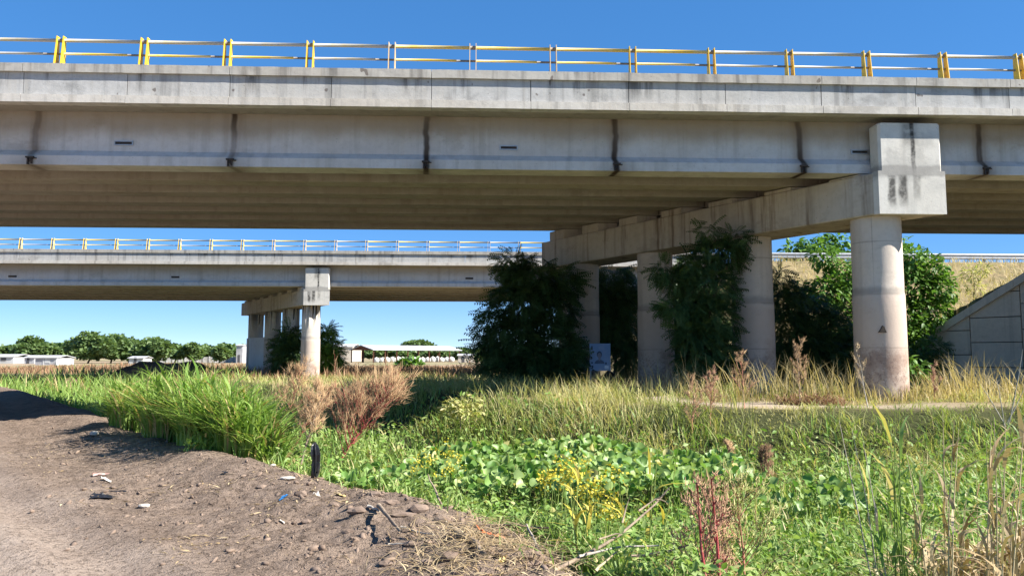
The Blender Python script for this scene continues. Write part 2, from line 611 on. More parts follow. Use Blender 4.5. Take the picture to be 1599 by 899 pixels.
# ------------------------------------------------------------------ lie of the land
# the spoil ridge that edges the dirt road (right of it is the canal) and the crest of the opposite bank
EDGE = [(40, -10), (9, 1.6), (3.2, 3.0), (1.3, 3.9), (.75, 4.7), (.42, 5.3), (.28, 5.9), (-.25, 7.2), (-1.0, 8.1), (-2.15, 9.35), (-3.6, 10.8), (-5.75, 13.2), (-11.3, 20.6), (-21, 33), (-34, 46), (-70, 75), (-210, 170)]
BANK = [(90, 13.0), (30, 14.3), (12, 14.8), (5, 14.9), (2.2, 15.6), (.4, 17.4), (-2, 21.5), (-7, 32), (-15.5, 43.5), (-28, 55), (-60, 80), (-200, 175)]
PATH = [(40, 15.9), (14, 15.75), (8, 15.75), (4.2, 16.2), (2.4, 18.6), (.4, 26), (-3.2, 37), (-4.2, 41), (-2, 50), (4, 70)]
WALL_A = 41.8                    # retaining wall stands on X = WALL_A - .65 Y


def ground_z(x, y, fine=True):
    x = np.asarray(x, float)
    y = np.asarray(y, float)
    d = sdist(x, y, EDGE)
    f = sdist(x, y, BANK)
    fade = 1-sstep(60, 120, np.hypot(x, y))
    bed = -.38
    up = .62-.45*sstep(24, 37, y)-.45*sstep(60, 120, y)
    # road side
    rz = .17*np.exp(-((d+.5)/.6)**2)*(.55+.9*fbm(x*.9, y*.9, 3))
    rz = rz+.07*sstep(-4.5, -.8, d)
    if fine:
        band = sstep(-3.0, -1.4, d)*sstep(.6, 0, d)
        rz = rz+band*((fbm(x*2.2, y*2.2, 11)-.5)*.11+(fbm(x*6, y*6, 5, 3)-.5)*.13)
        rz = rz+(fbm(x*1.2, y*1.2, 21)-.5)*.05+(fbm(x*8, y*8, 23, 2)-.5)*.012
        for c, a in ((-2.9, .045), (-3.7, .05), (-4.9, .055), (-6.3, .05)):
            rz = rz-a*np.exp(-((d-c)/.22)**2)+a*.7*np.exp(-((d-c-.42)/.16)**2)
    rz = rz-.30*sstep(70, 130, np.hypot(x, y))
    bank_t = sstep(-.1, 1.1, d)
    z = rz*(1-bank_t)+bed*bank_t
    t2 = sstep(-2.2, .2, f)
    z = z*(1-t2)+up*t2
    flat = -.30+0*x
    z = z*fade+flat*(1-fade)
    if fine:
        z = z+(fbm(x*.55, y*.55, 31)-.5)*.22*sstep(-.4, 1.0, f)*fade
    # road embankments on the right
    s, t = FF.st(x, y)
    d1 = np.hypot(np.maximum(0, 15-s-.587*t*0), np.maximum(0, np.maximum(-t, t-13)))
    e1 = 7.45-d1/1.75
    dl = np.maximum(0, np.where(s < 15, 99, 0))
    e1 = np.where((s < 12.6-.587*t) & (t > -1.5) & (t < 16), -9, e1)
    s2, t2_ = FN.st(x, y)
    d2 = np.hypot(np.maximum(0, 26.5-s2), np.maximum(0, np.maximum(-t2_, t2_-12.2)))
    e2 = 7.45-d2/2.0
    inside = x-(WALL_A-.65*y)
    e2 = np.where((inside < .62) & (y < 37.0), -9, e2)
    e1 = np.where((inside < .62) & (y < 37.0), -9, e1)
    e2 = np.where(y > 37, np.where(inside < -1.2*(y-37), -9, e2), e2)
    n = (fbm(x*.6, y*.6, 41)-.5)*.35 if fine else 0
    e = np.maximum(e1, e2)
    lw_ = (x-(WALL_A-.65*37.0))*.545-(y-37.0)*.8384
    capz = EYE+.585*(lw_-1.1)+.32
    e = np.where((inside > .62) & (inside < 4) & (y < 37) & (y > 26), np.maximum(e, capz-.10*np.maximum(0, inside-1.2)), e)
    return np.maximum(z, e+n*(e < 7.3))


def gz(x, y):
    return float(ground_z(np.array([x]), np.array([y]))[0])


def on_ground(px, py, y0=3.0, y1=90.0):
    """first point of the ground under photo pixel (px, py)"""
    ys = np.exp(np.linspace(math.log(y0), math.log(y1), 900))
    xc = (px-CX)/FPX
    yc = (CY-py)/FPX
    dx, dy, dz = xc, cp-yc*sp, sp+yc*cp
    xs = dx/dy*ys
    zs = EYE+dz/dy*ys
    g = ground_z(xs, ys)
    i = np.argmax(g >= zs)
    return Vector((float(xs[i]), float(ys[i]), float(g[i])))


# ------------------------------------------------------------------ ground sheet
def axis(lo, hi, step_fn):
    v = [lo]
    while v[-1] < hi:
        v.append(v[-1]+step_fn(v[-1]))
    return np.array(v)


def xstep(x):
    a = abs(x-1)
    return .085 if a < 7 else (.16 if a < 14 else (.3 if a < 25 else (.8 if a < 45 else a*.07)))


def ystep(y):
    return 1.2 if y < -2 else (.35 if y < 2.5 else (.06 if y < 9 else (.10 if y < 16 else (.2 if y < 30 else (.32 if y < 46 else (.7 if y < 70 else y*.05))))))


gx = axis(-6000, 6000, xstep)
gy = axis(-60, 9000, ystep)
XX, YY = np.meshgrid(gx, gy)
ZZ = ground_z(XX, YY)
nx, ny = len(gx), len(gy)
idx = np.arange(nx*ny).reshape(ny, nx)
GQ = np.stack([idx[:-1, :-1], idx[:-1, 1:], idx[1:, 1:], idx[1:, :-1]], -1).reshape(-1, 4)
GV = np.stack([XX, YY, ZZ], -1).reshape(-1, 3)
gd = sdist(GV[:, 0], GV[:, 1], EDGE)
gf = sdist(GV[:, 0], GV[:, 1], BANK)
gp = np.abs(sdist(GV[:, 0], GV[:, 1], PATH))
a_path = sstep(1.0, .35, gp+(fbm(GV[:, 0]*1.3, GV[:, 1]*1.3, 51)-.5)*.9)*(GV[:, 1] < 75)*(1-.75*sstep(7, 10, GV[:, 0]))
a_canal = sstep(-.05, .45, gd)*sstep(.8, -.3, gf)*(GV[:, 1] < 110)
a_rut = np.clip(sum(np.exp(-((gd-c)/.30)**2) for c in (-3.7, -4.9, -6.3)), 0, 1)
a_ridge = sstep(-3.2, -1.9, gd+(fbm(GV[:, 0]*.8, GV[:, 1]*.8, 52)-.5)*1.3)


def ground_material(name, road):
    g = G(name)
    fine = g.noise(26, detail=6, rough=.75)
    mid = g.noise(2.4, detail=5, rough=.65)
    if road:
        c = g.mix(g.ramp(mid, .32, .68), rgb(.41, .325, .262), rgb(.34, .265, .21))
        c = g.mix(g.math('MULTIPLY', g.ramp(fine, .42, .72), .45), c, rgb(.46, .365, .29))
        c = g.mix(g.math('MULTIPLY', g.attr('rut'), g.ramp(g.noise(1.3, detail=4), .3, .6, .2, .7)), c, rgb(.50, .395, .31))
        spoil = g.mix(g.ramp(g.noise(4, detail=6, rough=.75), .35, .66), rgb(.285, .215, .165), rgb(.185, .137, .104))
        spoil = g.mix(g.math('MULTIPLY', g.ramp(g.noise(11, detail=5, rough=.7), .60, .72), .55), spoil, rgb(.38, .28, .16))
        c = g.mix(g.attr('ridge'), c, spoil)
        c = g.mix(g.math('MULTIPLY', g.ramp(g.noise(55, detail=3), .66, .74), .6), c, rgb(.46, .40, .33))
        h = g.math('ADD', g.math('MULTIPLY', g.noise(9, detail=7, rough=.72), 1.0), g.math('MULTIPLY', g.noise(60, detail=3, rough=.7), .35))
        h = g.math('ADD', h, g.math('MULTIPLY', g.ramp(g.noise(17, detail=4, rough=.8), .36, .46), .8))
        g.bump(h, 1.0, .06)
    else:
        c = g.mix(g.ramp(mid, .35, .65), rgb(.25, .19, .105), rgb(.17, .145, .07))
        c = g.mix(g.math('MULTIPLY', g.ramp(fine, .45, .7), .5), c, rgb(.34, .27, .16))
        g_far = g.ramp(g.sep()[1], 60, 130)
        c = g.mix(g_far, c, g.mix(g.ramp(g.noise(.05, (1, .3, 1), detail=4), .4, .6), rgb(.33, .25, .17), rgb(.24, .22, .11)))
        c = g.mix(g.attr('canal'), c, rgb(.055, .06, .025))
        c = g.mix(g.attr('path'), c, rgb(.36, .29, .215))
        g.bump(g.noise(12, detail=7, rough=.7), .7, .05)
    return g.out(c, 1.0, .08)


fc_d = gd[GQ].mean(1)
fc_y = GV[GQ, 1].mean(1)
fc_x = GV[GQ, 0].mean(1)
is_road = (fc_d < .42) & (fc_y < 48) & (fc_x > -44)


def submesh(name, mask, mat):
    q = GQ[mask]
    u, inv = np.unique(q.ravel(), return_inverse=True)
    o = np_mesh(name, GV[u], inv.reshape(-1, 4), E3, mat, smooth=True, attrs={'path': a_path[u], 'rut': a_rut[u], 'canal': a_canal[u], 'ridge': a_ridge[u]})
    return tag(o, kind='structure')


o = submesh('ground', ~is_road, ground_material('field_soil', False))
o = submesh('dirt_road', is_road, ground_material('dirt_road_soil', True))


# ------------------------------------------------------------------ bridges
def jit(a):
    return random.uniform(-a, a)


def station_prism(mb, fr, s0, s1, prof, step, jz=0.0, jt=0.0, skew0=0.0, skew1=0.0):
    """profile (t, z) swept from s0 to s1 with jittered stations"""
    n = max(1, int(round((s1-s0)/step)))
    base = len(mb.v)
    k = len(prof)
    for i in range(n+1):
        a = s0+(s1-s0)*i/n
        sk = skew0+(skew1-skew0)*i/n
        for (t, z) in prof:
            mb.v.append(fr.we(a-sk*t, t+jit(jt), z+jit(jz)))
    for i in range(n):
        for j in range(k):
            j2 = (j+1) % k
            mb.f.append((base+i*k+j, base+i*k+j2, base+(i+1)*k+j2, base+(i+1)*k+j))
    mb.f.append(tuple(base+k-1-j for j in range(k)))
    mb.f.append(tuple(base+n*k+j for j in range(k)))


def girder_prof(c, drop=0.0):
    zt, z1, z2, zb = 5.46, 4.56, 4.41, 4.20
    return [(c-.325, zb), (c+.325, zb), (c+.325, z2), (c+.155, z1), (c+.155, 5.12), (c+.26, 5.24), (c+.26, zt), (c-.155, zt), (c-.155, z1), (c-.325, z2)]


def build_bridge(root, fr, near, sL, sR, s_pier, spacing, t_end, cap_z, col_ts, posts, joints0, mats, ped_top):
    sk = KSK
    # --- deck slab with the asphalt on top (seen from below as the soffit between the girders)
    c0 = .925
    tl = c0+6*spacing
    t_deck = tl+.95
    mb = MB()
    station_prism(mb, fr, sL, sR, [(0.28, 5.455), (t_deck-.1, 5.455), (t_deck-.1, 5.62), (.28, 5.62)], 6)
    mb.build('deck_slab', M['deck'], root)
    # --- girders: two spans each, ends following the skew of the pier
    for i in range(7):
        c = c0+spacing*i
        for (a, b, k0, k1) in ((sL, s_pier-.03, 0, sk), (s_pier+.03, sR, sk, 0)):
            mb = MB()
            pr = girder_prof(c)
            if i == 0:
                pr = [(t, z) for (t, z) in pr]
            station_prism(mb, fr, a, b, pr, 200, 0, 0, k0, k1)
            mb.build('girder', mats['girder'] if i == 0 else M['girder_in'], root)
    # --- edge of the slab, parapet wall panels, coping: cast in lengths with open joints
    J = 2.2
    n0, n1 = int((sL-joints0)/J), int((sR-joints0)/J)
    for k in range(n0, n1):
        a, b = joints0+k*J, joints0+(k+1)*J
        g_ = .007 if k not in (-1,) else .012
        off = .02*(k >= 0)
        mb = MB()
        station_prism(mb, fr, a+g_, b-g_, [(.065+off*.4, 5.612), (.30, 5.612), (.30, 6.122), (.065+off*.4, 6.122)], .55, .0, .0)
        mb.build('parapet_panel', M['parapet'], root)
        mb = MB()
        station_prism(mb, fr, a+g_*.6, b-g_*.6, [(-.02, 5.44), (.27, 5.45), (.30, 5.61), (-.02, 5.61)], .55, .003, .002)
        mb.build('slab_edge', M['ledge'], root)
    k = n0
    while k < n1:
        m = random.choice((1, 2, 2))
        if k < 0 < k+m:
            m = -k
        a, b = joints0+k*J, joints0+min(k+m, n1)*J
        mb = MB()
        station_prism(mb, fr, a+.006, b-.006, [(0, 6.115), (.36, 6.115), (.36, 6.305), (0, 6.305)], .3 if near else .6, .004, .0025)
        mb.build('coping', M['coping'], root)
        k += m
    # far side parapet, out of the camera's sight but part of the bridge
    mb = MB()
    zo = fr.cross*0
    station_prism(mb, fr, sL, sR, [(t_deck-.33, 5.625), (t_deck-.05, 5.625), (t_deck-.05, 6.305), (t_deck-.33, 6.305)], 30)
    mb.build('parapet_wall', M['parapet'], root)
    # --- railing
    p0, pd = posts
    ks = [k for k in range(-80, 80) if sL+1 < p0+k*pd < sR-1]
    for k in ks:
        s = p0+k*pd
        m = MB()
        for q in (-.07, .07):
            a = s+q
            P = [(a-.008, .09, 6.30), (a+.008, .09, 6.30), (a+.008, .30, 6.30), (a-.008, .30, 6.30),
                 (a-.008, .17, 6.985), (a+.008, .17, 6.985), (a+.008, .29, 6.985), (a-.008, .29, 6.985)]
            m.hexa([fr.we(*p_) for p_ in P])
        P = lambda z0, z1, w_: [fr.we(*q) for q in [(s-w_, .11, z0), (s+w_, .11, z0), (s+w_, .31, z0), (s-w_, .31, z0), (s-w_, .11, z1), (s+w_, .11, z1), (s+w_, .31, z1), (s-w_, .31, z1)]]
        m.hexa(P(6.302, 6.318, .11))
        pm = M['yellow'] if abs(s+.5) > 3.2 else M['pale_post']
        if not near:
            pm = M['pale_post'] if s > -15 else M['yellow_worn']
        post = m.build('railing_post', pm, root)
        if near:
            m = MB()
            for (da, dt) in ((-.1, .10), (.1, .10), (-.1, .31), (.1, .31)):
                m.tube([fr.we(s+da, dt, 6.30), fr.we(s+da, dt, 6.345)], .012, 6)
            m.build('anchor_bolts', M['darkmetal'], post)
        # rails of the bay to the right of this post
        kind = k
        yel = (-1 <= k <= 2) if near else (k % 5 != 0)
        top_mat = M['yellow_worn'] if yel else M['white_rail']
        m = MB()
        m.tube([fr.we(s+.0785, .235, 6.90), fr.we(s+pd*.5, .235, 6.90+jit(.004)), fr.we(s+pd-.0785, .235, 6.90)], .040, 10)
        m.build('top_rail', top_mat, root, True)
        m = MB()
        m.tube([fr.we(s+.0785, .235, 6.595), fr.we(s+pd*.5, .235, 6.595+jit(.006)), fr.we(s+pd-.37, .235, 6.595)], .027, 8)
        m.build('lower_rail', M['yellow_worn'] if (yel or k in (-4, -5, -3) and near) else M['white_rail'], root, True)
        m = MB()
        m.tube([fr.we(s+pd-.368, .235, 6.593), fr.we(s+pd-.0785, .235, 6.593)], .024, 8)
        m.build('rail_sleeve', M['sleeve'], root, True)
        m = MB()
        m.tube([fr.we(s-.061, .235, 6.593), fr.we(s+.061, .235, 6.593)], .024, 8)
        m.build('lower_spacer', M['sleeve'], post, True)
        m = MB()
        m.tube([fr.we(s-.061, .235, 6.90), fr.we(s+.061, .235, 6.90)], .044, 8)
        m.build('upper_spacer', M['sleeve'], post, True)
    # --- pier: cap, pedestals, columns, end block
    z0, z1 = cap_z
    hw = .775
    cap = MB()
    t0, t1 = .21, t_end
    st = [t0+(t1-t0)*q/12 for q in range(13)]
    b = .025

    def ring(t):
        c = s_pier-sk*t
        return [fr.w(c-hw+b, t, z0), fr.w(c+hw-b, t, z0), fr.w(c+hw, t, z0+b), fr.w(c+hw, t, z1-b), fr.w(c+hw-b, t, z1), fr.w(c-hw+b, t, z1), fr.w(c-hw, t, z1-b), fr.w(c-hw, t, z0+b)]
    rs = [ring(t) for t in st]
    base = len(cap.v)
    for r_ in rs:
        cap.v.extend(r_)
    for i in range(len(rs)-1):
        for j in range(8):
            j2 = (j+1) % 8
            cap.f.append((base+i*8+j, base+i*8+j2, base+(i+1)*8+j2, base+(i+1)*8+j))
    cap.f.append(tuple(base+7-j for j in range(8)))
    cap.f.append(tuple(base+(len(rs)-1)*8+j for j in range(8)))
    capo = cap.build('pier_cap', mats['cap'], root)
    # face of the cap towards the camera carries the pale end block
    m = MB()
    c = s_pier-sk*.2
    e = .004
    m.hexa([fr.w(*q) for q in [(c-hw-e, .165, z0-e), (c+hw+e, .165, z0-e), (c+hw+e-sk*.1, .30, z0-e), (c-hw-e-sk*.1, .30, z0-e),
                               (c-hw-e, .165, z1+.02), (c+hw+e, .165, z1+.02), (c+hw+e-sk*.1, .30, z1+.02), (c-hw-e-sk*.1, .30, z1+.02)]])
    m.build('cap_end', mats['block'], capo)
    m = MB()
    q = .05
    hb = hw-.045
    for (a0, a1, ta, tb, za, zb) in ((c-hb, c+hb, .18, .575, z1+.021, 5.28),):
        pts = []
        for z, r_ in ((za, 0), (zb-.035, 0), (zb-.01, .012), (zb, .035)):
            pts.append([fr.w(a0+q+r_, ta, z), fr.w(a1-q-r_, ta, z), fr.w(a1-r_, ta+q, z), fr.w(a1-r_, tb, z), fr.w(a0+r_, tb, z), fr.w(a0+r_, ta+q, z)])
        bs = len(m.v)
        for r_ in pts:
            m.v.extend(r_)
        for i in range(len(pts)-1):
            for j in range(6):
                j2 = (j+1) % 6
                m.f.append((bs+i*6+j, bs+i*6+j2, bs+(i+1)*6+j2, bs+(i+1)*6+j))
        m.f.append(tuple(bs+5-j for j in range(6)))
        m.f.append(tuple(bs+(len(pts)-1)*6+j for j in range(6)))
    m.build('end_block', mats['block'], capo)
    for i in range(7):
        t = c0+spacing*i
        c = s_pier-sk*t
        m = MB()
        zt = 4.20+fr.cross*(t-.6)-.035
        for side in (-1, 1):
            a0, a1 = (c-hw+.015, c-.10) if side < 0 else (c+.10, c+hw-.015)
            h_ = .36
            m.hexa([fr.w(a0+sk*h_, t-h_, z1+.003), fr.w(a1+sk*h_, t-h_, z1+.003), fr.w(a1-sk*h_, t+h_, z1+.003), fr.w(a0-sk*h_, t+h_, z1+.003),
                    fr.w(a0+sk*h_, t-h_, max(zt, z1+.02)), fr.w(a1+sk*h_, t-h_, max(zt, z1+.02)), fr.w(a1-sk*h_, t+h_, max(zt, z1+.02)), fr.w(a0-sk*h_, t+h_, max(zt, z1+.02))])
        m.build('pedestal', mats['cap'], capo)
    zs = near and 1.42 or 1.0
    for i, t in enumerate(col_ts):
        c = s_pier-sk*t
        m = MB()
        x, y, _ = fr.w(c, t, 0)
        zz = [z0+EYE+fr.lift+.01, z0+EYE-.02, EYE+zs+.5, EYE+zs+.03, EYE+zs-.03, EYE+.8, EYE+.3, EYE-.3, EYE-2.6]
        rr = [.55, .55, .55, .552, .566, .568, .57, .572, .575]
        n = 40
        bs = len(m.v)
        for z, r_ in zip(zz, rr):
            for kk in range(n):
                a = 2*math.pi*kk/n
                m.v.append((x+r_*math.cos(a), y+r_*math.sin(a), z))
        for ii in range(len(zz)-1):
            for kk in range(n):
                k2 = (kk+1) % n
                m.f.append((bs+ii*n+k2, bs+ii*n+kk, bs+(ii+1)*n+kk, bs+(ii+1)*n+k2))
        colo = m.build('column', mats['column'], root, True)
        if near and i == 0:
            # spalled notch with a rough broken floor
            m = MB()
            p = at(1378, 515, 17.43)
            v = [p+Vector((dx, -.035+abs(dx)*.18, dz)) for dx, dz in ((-.085, -.055), (.09, -.06), (.06, .0), (.035, .075), (-.005, .10), (-.03, .04))]
            vb = [q_+Vector((0, .12, 0)) for q_ in v]
            m.add(v+vb, [tuple(range(6))]+[(j, j+6, (j+1) % 6+6, (j+1) % 6) for j in range(6)])
            m.build('spalled_patch', M['hut'], colo)
    return t_deck


nb = empty('highway_bridge', (float(FN.O.x), float(FN.O.y), .6), 'nearer grey concrete road bridge with yellow and white railing spanning the whole picture', 'bridge')
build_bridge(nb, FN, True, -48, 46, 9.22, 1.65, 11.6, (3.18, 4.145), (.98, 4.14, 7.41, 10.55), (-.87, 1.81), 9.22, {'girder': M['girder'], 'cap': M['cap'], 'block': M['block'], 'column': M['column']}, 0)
# drain brackets under the stains, slotted plates on the web
for k in range(-4, 4):
    s = -1.93+4.36*k
    m = MB()
    m.box(s-.085, s+.085, .535, .598, 4.34, 4.375, FN.we)
    m.box(s-.06, s-.035, .555, .598, 4.20, 4.338, FN.we)
    m.box(s+.02, s+.045, .555, .598, 4.22, 4.338, FN.we)
    m.box(s-.015, s+.005, .56, .598, 4.26, 4.338, FN.we)
    m.box(s+.045, s+.13, .57, .598, 4.33, 4.35, FN.we)
    m.build('drain_bracket', M['darkmetal'], nb)
for s in (-8.72, -.04, 8.22):
    m = MB()
    m.box(s-.21, s+.21, .742, .768, 4.69, 4.715, FN.we)
    m.box(s-.21, s+.21, .742, .768, 4.775, 4.80, FN.we)
    m.box(s-.21, s-.185, .742, .768, 4.716, 4.774, FN.we)
    m.box(s+.185, s+.21, .742, .768, 4.716, 4.774, FN.we)
    pl = m.build('slot_frame', M['galv'], nb)
    m = MB()
    m.box(s-.184, s+.184, .760, .768, 4.717, 4.773, FN.we)
    for q in (-.1, .08):
        m.box(s+q-.02, s+q+.02, .748, .759, 4.73, 4.76, FN.we)
    m.build('slot', M['darkmetal'], pl)
# faint sprayed heart on the farthest column
m = MB()
hp = at(905, 533, 26.70)
cpos = Vector(FN.w(9.22-KSK*10.55, 10.55, 0))
pts = []
for i in range(13):
    a = math.pi*2*i/12
    hx, hz = .017*16*math.sin(a)**3, .017*(13*math.cos(a)-5*math.cos(2*a)-2*math.cos(3*a)-math.cos(4*a))
    dx = hp.x+hx-cpos.x
    dx = max(-.5, min(.5, dx))
    pts.append((cpos.x+dx, cpos.y-math.sqrt(.577**2-dx*dx), hp.z+hz))
m.tube(pts, .022, 5)
m.build('sprayed_heart', M['paint_mark'], nb)

fb = empty('highway_bridge', (float(FF.O.x), float(FF.O.y), .2), 'farther concrete road bridge seen under the nearer one, with pale yellow railing', 'bridge')
build_bridge(fb, FF, False, -75, 14, -11.66, 1.85, 13.1, (3.03, 3.97), (1.0, 4.5, 8.1, 11.9), (-29.3, 1.86), -11.66, {'girder': M['girder_far'], 'cap': M['cap'], 'block': M['block_far'], 'column': M['column_far']}, 0)
m = MB()
for (ta, tb) in ((7.95, 12.05),):
    a = lambda t: -11.66-KSK*t
    m.hexa([FF.w(*q) for q in [(a(ta)-.62, ta, -2.5), (a(ta)+.62, ta, -2.5), (a(tb)+.62, tb, -2.5), (a(tb)-.62, tb, -2.5),
                               (a(ta)-.62, ta, 1.28), (a(ta)+.62, ta, 1.28), (a(tb)+.62, tb, 1.28), (a(tb)-.62, tb, 1.28)]])
m.build('crash_wall', M['whitewash'], fb)
for s in (-30.0, -20.4, -2.6):
    m = MB()
    m.box(s-.24, s+.24, .742, .768, 4.69, 4.80, FF.we)
    m.build('slot', M['darkmetal'], fb)
# abutment of the farther bridge: stacked panels
ab_a = lambda t: 12.6-KSK*t
m = MB()
m.hexa([FF.w(*q) for q in [(ab_a(-.3)+.12, -.3, -2), (ab_a(-.3)+.8, -.3, -2), (ab_a(14)+.8, 14, -2), (ab_a(14)+.12, 14, -2),
                           (ab_a(-.3)+.12, -.3, 4.15), (ab_a(-.3)+.8, -.3, 4.15), (ab_a(14)+.8, 14, 4.15), (ab_a(14)+.12, 14, 4.15)]])
ab = m.build('abutment', M['joint'], fb)
for i in range(6):
    for j in range(4):
        ta, tb = -.3+i*2.4+.02, -.3+(i+1)*2.4-.02
        za, zb = -1.4+j*1.38+.015+(.0 if i % 2 else -.6), -1.4+(j+1)*1.38-.015+(.0 if i % 2 else -.6)
        m = MB()
        m.hexa([FF.w(*q) for q in [(ab_a(ta), ta, za), (ab_a(ta)+.115, ta, za), (ab_a(tb)+.115, tb, za), (ab_a(tb), tb, za),
                                   (ab_a(ta), ta, zb), (ab_a(ta)+.115, ta, zb), (ab_a(tb)+.115, tb, zb), (ab_a(tb), tb, zb)]])
        m.build('panel', M['panel'], ab)

# ------------------------------------------------------------------ retaining wall of stacked panels, right
YA, YB = 27.0, 37.0
wx = lambda y: WALL_A-.65*y
WD = Vector((.65, -1, 0)).normalized()          # towards the near, right end
WN = Vector((-1, -.65, 0)).normalized()         # the face looks left and towards us
W0 = Vector((wx(YB), YB, 0))
WL = math.hypot(wx(YA)-wx(YB), YB-YA)
top_at = lambda l: EYE+.0+.585*(l-1.1)


def wp(l, depth, z):
    p = W0+WD*l-WN*depth
    return (p.x, p.y, z)


rw = empty('retaining_wall', tuple(W0+WD*WL*.5), 'grey panelled concrete retaining wall with sloping coping at the right edge', 'wall')
m = MB()
m.hexa([wp(0, .10, -.5), wp(WL, .10, -.5), wp(WL, .74, -.5), wp(0, .74, -.5), wp(0, .10, top_at(0)-.06), wp(WL, .10, top_at(WL)-.06), wp(WL, .74, top_at(WL)-.06), wp(0, .74, top_at(0)-.06)])
m.build('backing', M['joint'], rw)
PWD, PHT = 2.05, 1.06
nc = int(WL/PWD)+1


def clip_top(poly):
    """cut a panel outline (l, z) along the line under the coping"""
    out = []
    side = lambda q: top_at(q[0])-.04-q[1]
    for a_, b_ in zip(poly, poly[1:]+poly[:1]):
        da, db = side(a_), side(b_)
        if da >= 0:
            out.append(a_)
        if da*db < 0:
            f_ = da/(da-db)
            out.append((a_[0]+(b_[0]-a_[0])*f_, a_[1]+(b_[1]-a_[1])*f_))
    return out


for i in range(nc):
    l0, l1 = i*PWD+.02, min((i+1)*PWD-.02, WL)
    if l1-l0 < .2:
        continue
    for j in range(-2, 8):
        z0 = .62+j*PHT+(.0 if i % 2 else .53)
        poly = clip_top([(l0, z0), (l1, z0), (l1, z0+PHT-.04), (l0, z0+PHT-.04)])
        if len(poly) < 3:
            continue
        d_ = random.uniform(0, .012)
        n_ = len(poly)
        m = MB()
        m.add([wp(l, d_, z) for l, z in poly]+[wp(l, .099, z) for l, z in poly],
              [tuple(range(n_))[::-1]]+[(q, (q+1) % n_, (q+1) % n_+n_, q+n_) for q in range(n_)])
        m.build('panel', M['panel'], rw)
nseg = 6
for i in range(nseg):
    l0, l1 = WL*i/nseg+.006, WL*(i+1)/nseg-.006
    m = MB()
    m.hexa([wp(l0, -.10, top_at(l0)-.05), wp(l1, -.10, top_at(l1)-.05), wp(l1, .80, top_at(l1)-.05), wp(l0, .80, top_at(l0)-.05),
            wp(l0, -.10, top_at(l0)+.30), wp(l1, -.10, top_at(l1)+.30), wp(l1, .80, top_at(l1)+.30), wp(l0, .80, top_at(l0)+.30)])
    m.build('coping', M['panel'], rw)

# ------------------------------------------------------------------ guardrail on the embankment
gr = empty('guardrail', FF.w(15, .5, 5.8), 'long grey steel guardrail along the top of the grassy embankment', 'guardrail')
for k in range(24):
    s = 15.5+k*2.9
    m = MB()
    m.box(s-.06, s+.06, .45, .6, 5.5, 6.42, FF.w)
    m.build('post', M['galv'], gr)
    m = MB()
    prof = [(.40, 6.05), (.36, 6.10), (.36, 6.16), (.41, 6.21), (.41, 6.25), (.36, 6.30), (.36, 6.36), (.40, 6.41), (.435, 6.41), (.435, 6.05)]
    bs = len(m.v)
    for a in (s-1.45, s+1.45):
        m.v.extend([FF.w(a, t, z) for t, z in prof])
    n_ = len(prof)
    for j in range(n_):
        m.f.append((bs+j, bs+(j+1) % n_, bs+n_+(j+1) % n_, bs+n_+j))
    m.build('rail', M['galv'], gr)

exec_parts = True
# ------------------------------------------------------------------ vegetation generators
def blades(P, h, wd, bend, segs=3, droop=.25, ang=None, vert=.35):
    """ribbon blades: returns V, quads, tris, owner index"""
    N = len(P)
    if ang is None:
        ang = rng.uniform(0, 2*np.pi, N)
    dx, dy = np.cos(ang), np.sin(ang)
    sa = ang+np.pi/2+rng.uniform(-.9, .9, N)
    sx, sy = np.cos(sa), np.sin(sa)
    V = np.zeros((N, 2*segs+1, 3))
    for i in range(segs+1):
        t = i/segs
        zz = h*(t-droop*bend*t*t*1.0)
        cx = P[:, 0]+dx*bend*h*t*t
        cy = P[:, 1]+dy*bend*h*t*t
        cz = P[:, 2]+zz
        ww = wd*(1-t**1.6)*.5*(.65+.7*min(1, t*3))
        if i < segs:
            V[:, 2*i, 0] = cx-sx*ww
            V[:, 2*i, 1] = cy-sy*ww
            V[:, 2*i, 2] = cz
            V[:, 2*i+1, 0] = cx+sx*ww
            V[:, 2*i+1, 1] = cy+sy*ww
            V[:, 2*i+1, 2] = cz
        else:
            V[:, 2*i, 0] = cx
            V[:, 2*i, 1] = cy
            V[:, 2*i, 2] = cz
    k = 2*segs+1
    b = (np.arange(N)*k)[:, None]
    Q = np.concatenate([b+np.array([[2*i, 2*i+1, 2*i+3, 2*i+2]]) for i in range(segs-1)], 0) if segs > 1 else E4
    T = b+np.array([[2*(segs-1), 2*(segs-1)+1, 2*segs]])
    return V.reshape(-1, 3), Q, T, np.repeat(np.arange(N), k)


def rotm(yaw, pitch, roll):
    cy_, sy_ = np.cos(yaw), np.sin(yaw)
    cp_, sp_ = np.cos(pitch), np.sin(pitch)
    cr_, sr_ = np.cos(roll), np.sin(roll)
    Rz = np.zeros((len(yaw), 3, 3))
    Rz[:, 0, 0] = cy_
    Rz[:, 0, 1] = -sy_
    Rz[:, 1, 0] = sy_
    Rz[:, 1, 1] = cy_
    Rz[:, 2, 2] = 1
    Rx = np.zeros_like(Rz)
    Rx[:, 0, 0] = 1
    Rx[:, 1, 1] = cp_
    Rx[:, 1, 2] = -sp_
    Rx[:, 2, 1] = sp_
    Rx[:, 2, 2] = cp_
    Ry = np.zeros_like(Rz)
    Ry[:, 1, 1] = 1
    Ry[:, 0, 0] = cr_
    Ry[:, 0, 2] = sr_
    Ry[:, 2, 0] = -sr_
    Ry[:, 2, 2] = cr_
    return Rz @ Rx @ Ry


